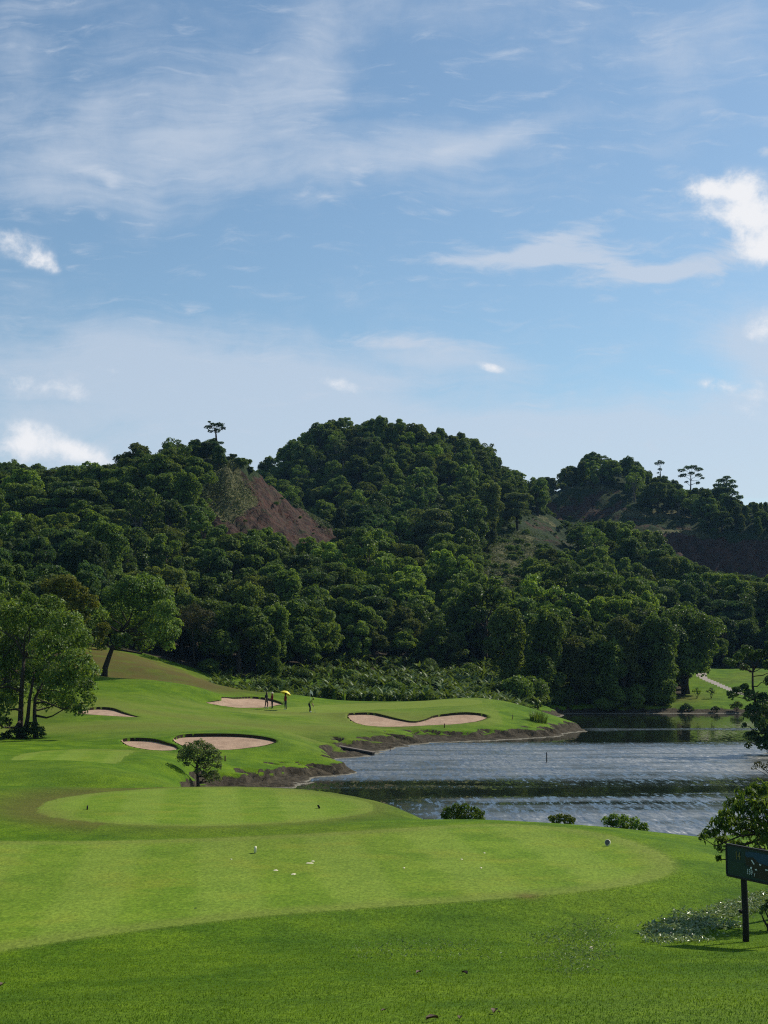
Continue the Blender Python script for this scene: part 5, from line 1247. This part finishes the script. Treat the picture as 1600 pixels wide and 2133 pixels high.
e3, J3, k3 = person('person in red top holding up a yellow umbrella on the green', 595, 1480, 153.5, R(-50), {'relb': (.25, -.14, 1.24, .045), 'rwri': (.20, -.26, 1.38, .032), 'rpalm': (.19, -.29, 1.45, (.038, .022)), 'lkne': (-.11, -.02, .5, .062), 'lank': (-.14, .03, .09, .045), 'ltoe': (-.15, -.15, .035, .036), 'rkne': (.11, -.02, .5, .062), 'rank': (.12, .03, .09, .045)}, dict(base, top=RED, leg=GREY, shoe=SHOE_W), 1.66)
hat(e3, J3, .13, BLK, 'cap')
# umbrella held by the third person
hp = Matrix.LocRotScale(e3.location, e3.rotation_euler, e3.scale) @ Vector(J3['rpalm'][:3])
e = empty('umbrella', tuple(hp)); tag(e, 'open yellow umbrella held tilted over the person in red', 'umbrella'); e.rotation_euler = (R(-10), R(22), R(10))
b = MB(); b.tube([(0, 0, -.18), (0, 0, .3), (0, 0, .66)], .010, 8); link('shaft', b.mesh('shaft'), BLK, e)
b = MB(); b.tube([(0, 0, -.30), (0, 0, -.17)], .016, 8); link('handle', b.mesh('handle'), BLK, e)
n = 16; prof = [(.60, .34), (.47, .47), (.30, .57), (.13, .625), (.01, .645)]; b = MB(); vs_ = []
for sd_ in (0, -.006):
    for r, z in prof:
        for i in range(n): k_ = 1 - .05 * (i % 2) * (r > .3); vs_.append((r * k_ * math.cos(6.283 * i / n), r * k_ * math.sin(6.283 * i / n), z + sd_))
m_ = len(prof); fs_ = [(j * n + i, j * n + (i + 1) % n, (j + 1) * n + (i + 1) % n, (j + 1) * n + i) for j in range(m_ - 1) for i in range(n)]
fs_ += [tuple(q_ + m_ * n for q_ in f_[::-1]) for f_ in fs_]; b.add(vs_, fs_); link('canopy', b.mesh('canopy'), YEL, e)
for i in range(0, n, 2):
    b = MB(); b.tube([(r * math.cos(6.283 * i / n), r * math.sin(6.283 * i / n), z - .016) for r, z in prof], .004, 5); link('rib', b.mesh('rib'), BLK, e)
b = MB(); b.tube([(0, 0, .64), (0, 0, .72)], [.008, .004], 6); link('tip', b.mesh('tip'), BLK, e)
# putting golfer: hinged at the hips, arms hanging to the putter
bend = {'pelvis': (0, .14, .93, (.135, .11)), 'spine': (0, .06, 1.08, (.125, .10)), 'chest': (0, -.12, 1.22, (.155, .11)), 'neck': (0, -.26, 1.33, .055), 'chin': (0, -.36, 1.36, .072), 'brow': (0, -.40, 1.44, .092), 'crown': (0, -.36, 1.51, .06), 'nose': (0, -.46, 1.35, .014)}
for s_, sn in ((-1, 'l'), (1, 'r')):
    bend.update({sn + 'sho': (.17 * s_, -.18, 1.25, .062), sn + 'elb': (.17 * s_, -.20, .98, .045), sn + 'wri': (.03 * s_, -.32, .80, .032), sn + 'palm': (.02 * s_, -.34, .73 + .05 * s_, (.038, .022)), sn + 'hip': (.09 * s_, .13, .88, .092), sn + 'kne': (.11 * s_, -.02, .49, .062), sn + 'ank': (.12 * s_, .03, .09, .045), sn + 'toe': (.13 * s_, -.16, .035, .036)})
e4, J4, k4 = person('person in lime top and black trousers bent over a putt', 646, 1486, 151.5, R(75), bend, dict(base, top=LIME, leg=BLK, shoe=SHOE_W, sleeve='skin'), 1.72)
hat(e4, J4, .13, CAPB, 'cap')
hp = Matrix.LocRotScale(e4.location, e4.rotation_euler, e4.scale)
def club(label, em, grip, head, nm='golf_club'):
    a = em @ Vector(grip); b_ = em @ Vector(head); b_.z = gz(b_.x, b_.y) + .02
    e = empty(nm, tuple(b_)); tag(e, label, 'golf club')
    up = a - b_
    s_ = MB(); s_.tube([(0, 0, 0), up * .5, up * .72], [.006, .007, .008], 7); link('shaft', s_.mesh('shaft'), METAL, e)
    s_ = MB(); s_.tube([up * .72, up * 1.06], [.012, .014], 7); link('grip', s_.mesh('grip'), BLK, e)
    s_ = MB(); s_.box((.03, 0, .005), (.11, .035, .03)); link('head', s_.mesh('head'), METAL, e)
club('putter held by the bent-over golfer', hp, (0, -.34, .74), (.02, -.52, 0), 'putter')
club('golf club held by the golfer in dark clothes', Matrix.LocRotScale(e1.location, e1.rotation_euler, e1.scale), (.22, -.25, 1.0), (.30, -.42, 0))

# ------------------------------------------------------------------ hole sign
SIGN = simple('sign_board', (0.006, 0.030, 0.030), .55, .3, .25, 3.0); SIGNB = simple('sign_blue', (0.006, 0.045, 0.10), .5, .3, .2, 5); FRAME = simple('sign_frame', (0.010, 0.010, 0.012), .6, .3, .2, 5)
SGOLD = simple('sign_gold', (0.20, 0.17, 0.05), .5, .3, .1); SWHITE = simple('sign_white', (0.62, 0.66, 0.68), .5, .3, .05); SGRN = simple('sign_green', (0.005, 0.032, 0.026), .5, .3, .2)
SBROWN = simple('sign_brown', (0.016, 0.014, 0.014), .5, .3, .2)
SP = P(1550, 1931, 26.0); sz = gz(SP.x, 26.0)
TL = P(1517, 1758, 26.35); TR = P(1600, 1773.2, 25.35)
dirx = Vector((TR.x - TL.x, TR.y - TL.y, 0)).normalized()
e = empty('hole_sign', (SP.x, SP.y, sz)); tag(e, 'dark green hole sign marked 14 on a black post beside the lawn', 'sign')
yaw = math.atan2(dirx.y, dirx.x); e.rotation_euler = (0, 0, yaw)
Mi = Matrix.LocRotScale(e.location, e.rotation_euler, None).inverted()
tl = Mi @ TL; BWD, BH = 1.75, .545
x0, x1, zt, zb_ = tl.x, tl.x + BWD, tl.z, tl.z - BH
fy = -.055
bd = MB(); bd.box(((x0 + x1) / 2, fy + .02, (zt + zb_) / 2), (BWD - .03, .03, BH - .03)); board = link('board', bd.mesh('board'), SIGN, e)
for nm, c_, s_ in (('frame_rail', ((x0 + x1) / 2, fy + .02, zt), (BWD, .05, .035)), ('frame_rail', ((x0 + x1) / 2, fy + .02, zb_), (BWD, .05, .035)), ('frame_stile', (x0, fy + .02, (zt + zb_) / 2), (.035, .046, BH - .036)), ('frame_stile', (x1, fy + .02, (zt + zb_) / 2), (.035, .046, BH - .036))):
    b = MB(); b.box(c_, s_); link(nm, b.mesh(nm), FRAME, e)
for px_ in (0.0, x1 + x0 - 0.0):
    b = MB(); b.tube([(px_, .03, -.3), (px_ + .01, .03, .4), (px_ - .02, .03, zb_ + .25), (px_ - .02, .03, zt - .05)], [.062, .058, .056, .054], 10); post = link('post', b.mesh('post', True), WOOD_D, e)
    b = MB(); b.tube([(px_ - .05, .0, .50), (px_ - .09, -.01, .52), (px_ - .105, -.01, .53)], [.03, .03, .018], 8); link('knot', b.mesh('knot', True), WOOD_D, post)
def face_shape(name, pts, mat, lift, th=.003):
    b = MB(); n = len(pts); y0 = fy + .005 - lift
    fr = [(x0 + u * BWD, y0 - th, zt - v * BH) for u, v in pts]; bk = [(x0 + u * BWD, y0, zt - v * BH) for u, v in pts]
    b.add(fr + bk, [tuple(range(n)), tuple(range(2 * n - 1, n - 1, -1))] + [(i, n + i, n + (i + 1) % n, (i + 1) % n) for i in range(n)])
    return link(name, b.mesh(name), mat, board)
def text(name, s_, u, v, size, mat, lift, sx=1.0):
    cu_ = bpy.data.curves.new(name, 'FONT'); cu_.body = s_; cu_.size = size; cu_.extrude = .0012
    t = bpy.data.objects.new(name, cu_); C.objects.link(t)
    me = bpy.data.meshes.new_from_object(t.evaluated_get(bpy.context.evaluated_depsgraph_get())); bpy.data.objects.remove(t)
    me.transform(Matrix.Diagonal((sx, 1, 1, 1))); me.transform(Matrix.Rotation(R(90), 4, 'X'))
    o = link(name, me, None, board, (x0 + u * BWD, fy + .003 - lift, zt - v * BH)); me.materials.clear(); me.materials.append(mat); return o
face_shape('fairway_picture', [(.30, .10), (.97, .10), (.97, .90), (.42, .90), (.40, .60), (.31, .55)], SBROWN, .001)
face_shape('lake_picture', [(.31, .12), (.40, .10), (.97, .10), (.97, .42), (.80, .50), (.66, .44), (.52, .40), (.43, .26), (.34, .30), (.31, .25)], SIGNB, .005)
face_shape('green_panel', [(.03, .50), (.28, .50), (.30, .60), (.38, .62), (.38, .92), (.03, .92)], SGRN, .001)
for pts in ([(.40, .36), (.415, .34), (.455, .46), (.445, .49)], [(.53, .42), (.56, .44), (.55, .48), (.525, .465)], [(.385, .60), (.40, .56), (.415, .58), (.41, .63), (.39, .64)], [(.455, .62), (.48, .60), (.495, .64), (.47, .66)], [(.62, .55), (.66, .56), (.65, .60), (.615, .59)]):
    face_shape('bunker_mark', pts, SWHITE, .009)
text('hole_number', '14', .145, .42, .20, SGOLD, .006, .8)
text('yardage', '159', .325, .82, .13, SWHITE, .006, .85)
text('yardage_unit', 'y', .44, .82, .09, SWHITE, .006, .85)

# ------------------------------------------------------------------ thin blue air between here and the hills
hz = bpy.data.materials.new('air'); hz.use_nodes = True; hz.node_tree.nodes.clear(); h_ = N(hz.node_tree)
pv = h_.n('ShaderNodeVolumePrincipled'); pv.inputs['Color'].default_value = (0.32, 0.62, 1.0, 1); pv.inputs['Density'].default_value = HAZE; pv.inputs['Anisotropy'].default_value = 0.2
h_.l(pv.outputs[0], h_.n('ShaderNodeOutputMaterial').inputs['Volume'])
b = MB(); b.box((0, 325, 60), (1000, 810, 130)); tag(link('haze', b.mesh('haze'), hz), 'thin bluish air over the lake and hills', 'haze', kind='stuff')
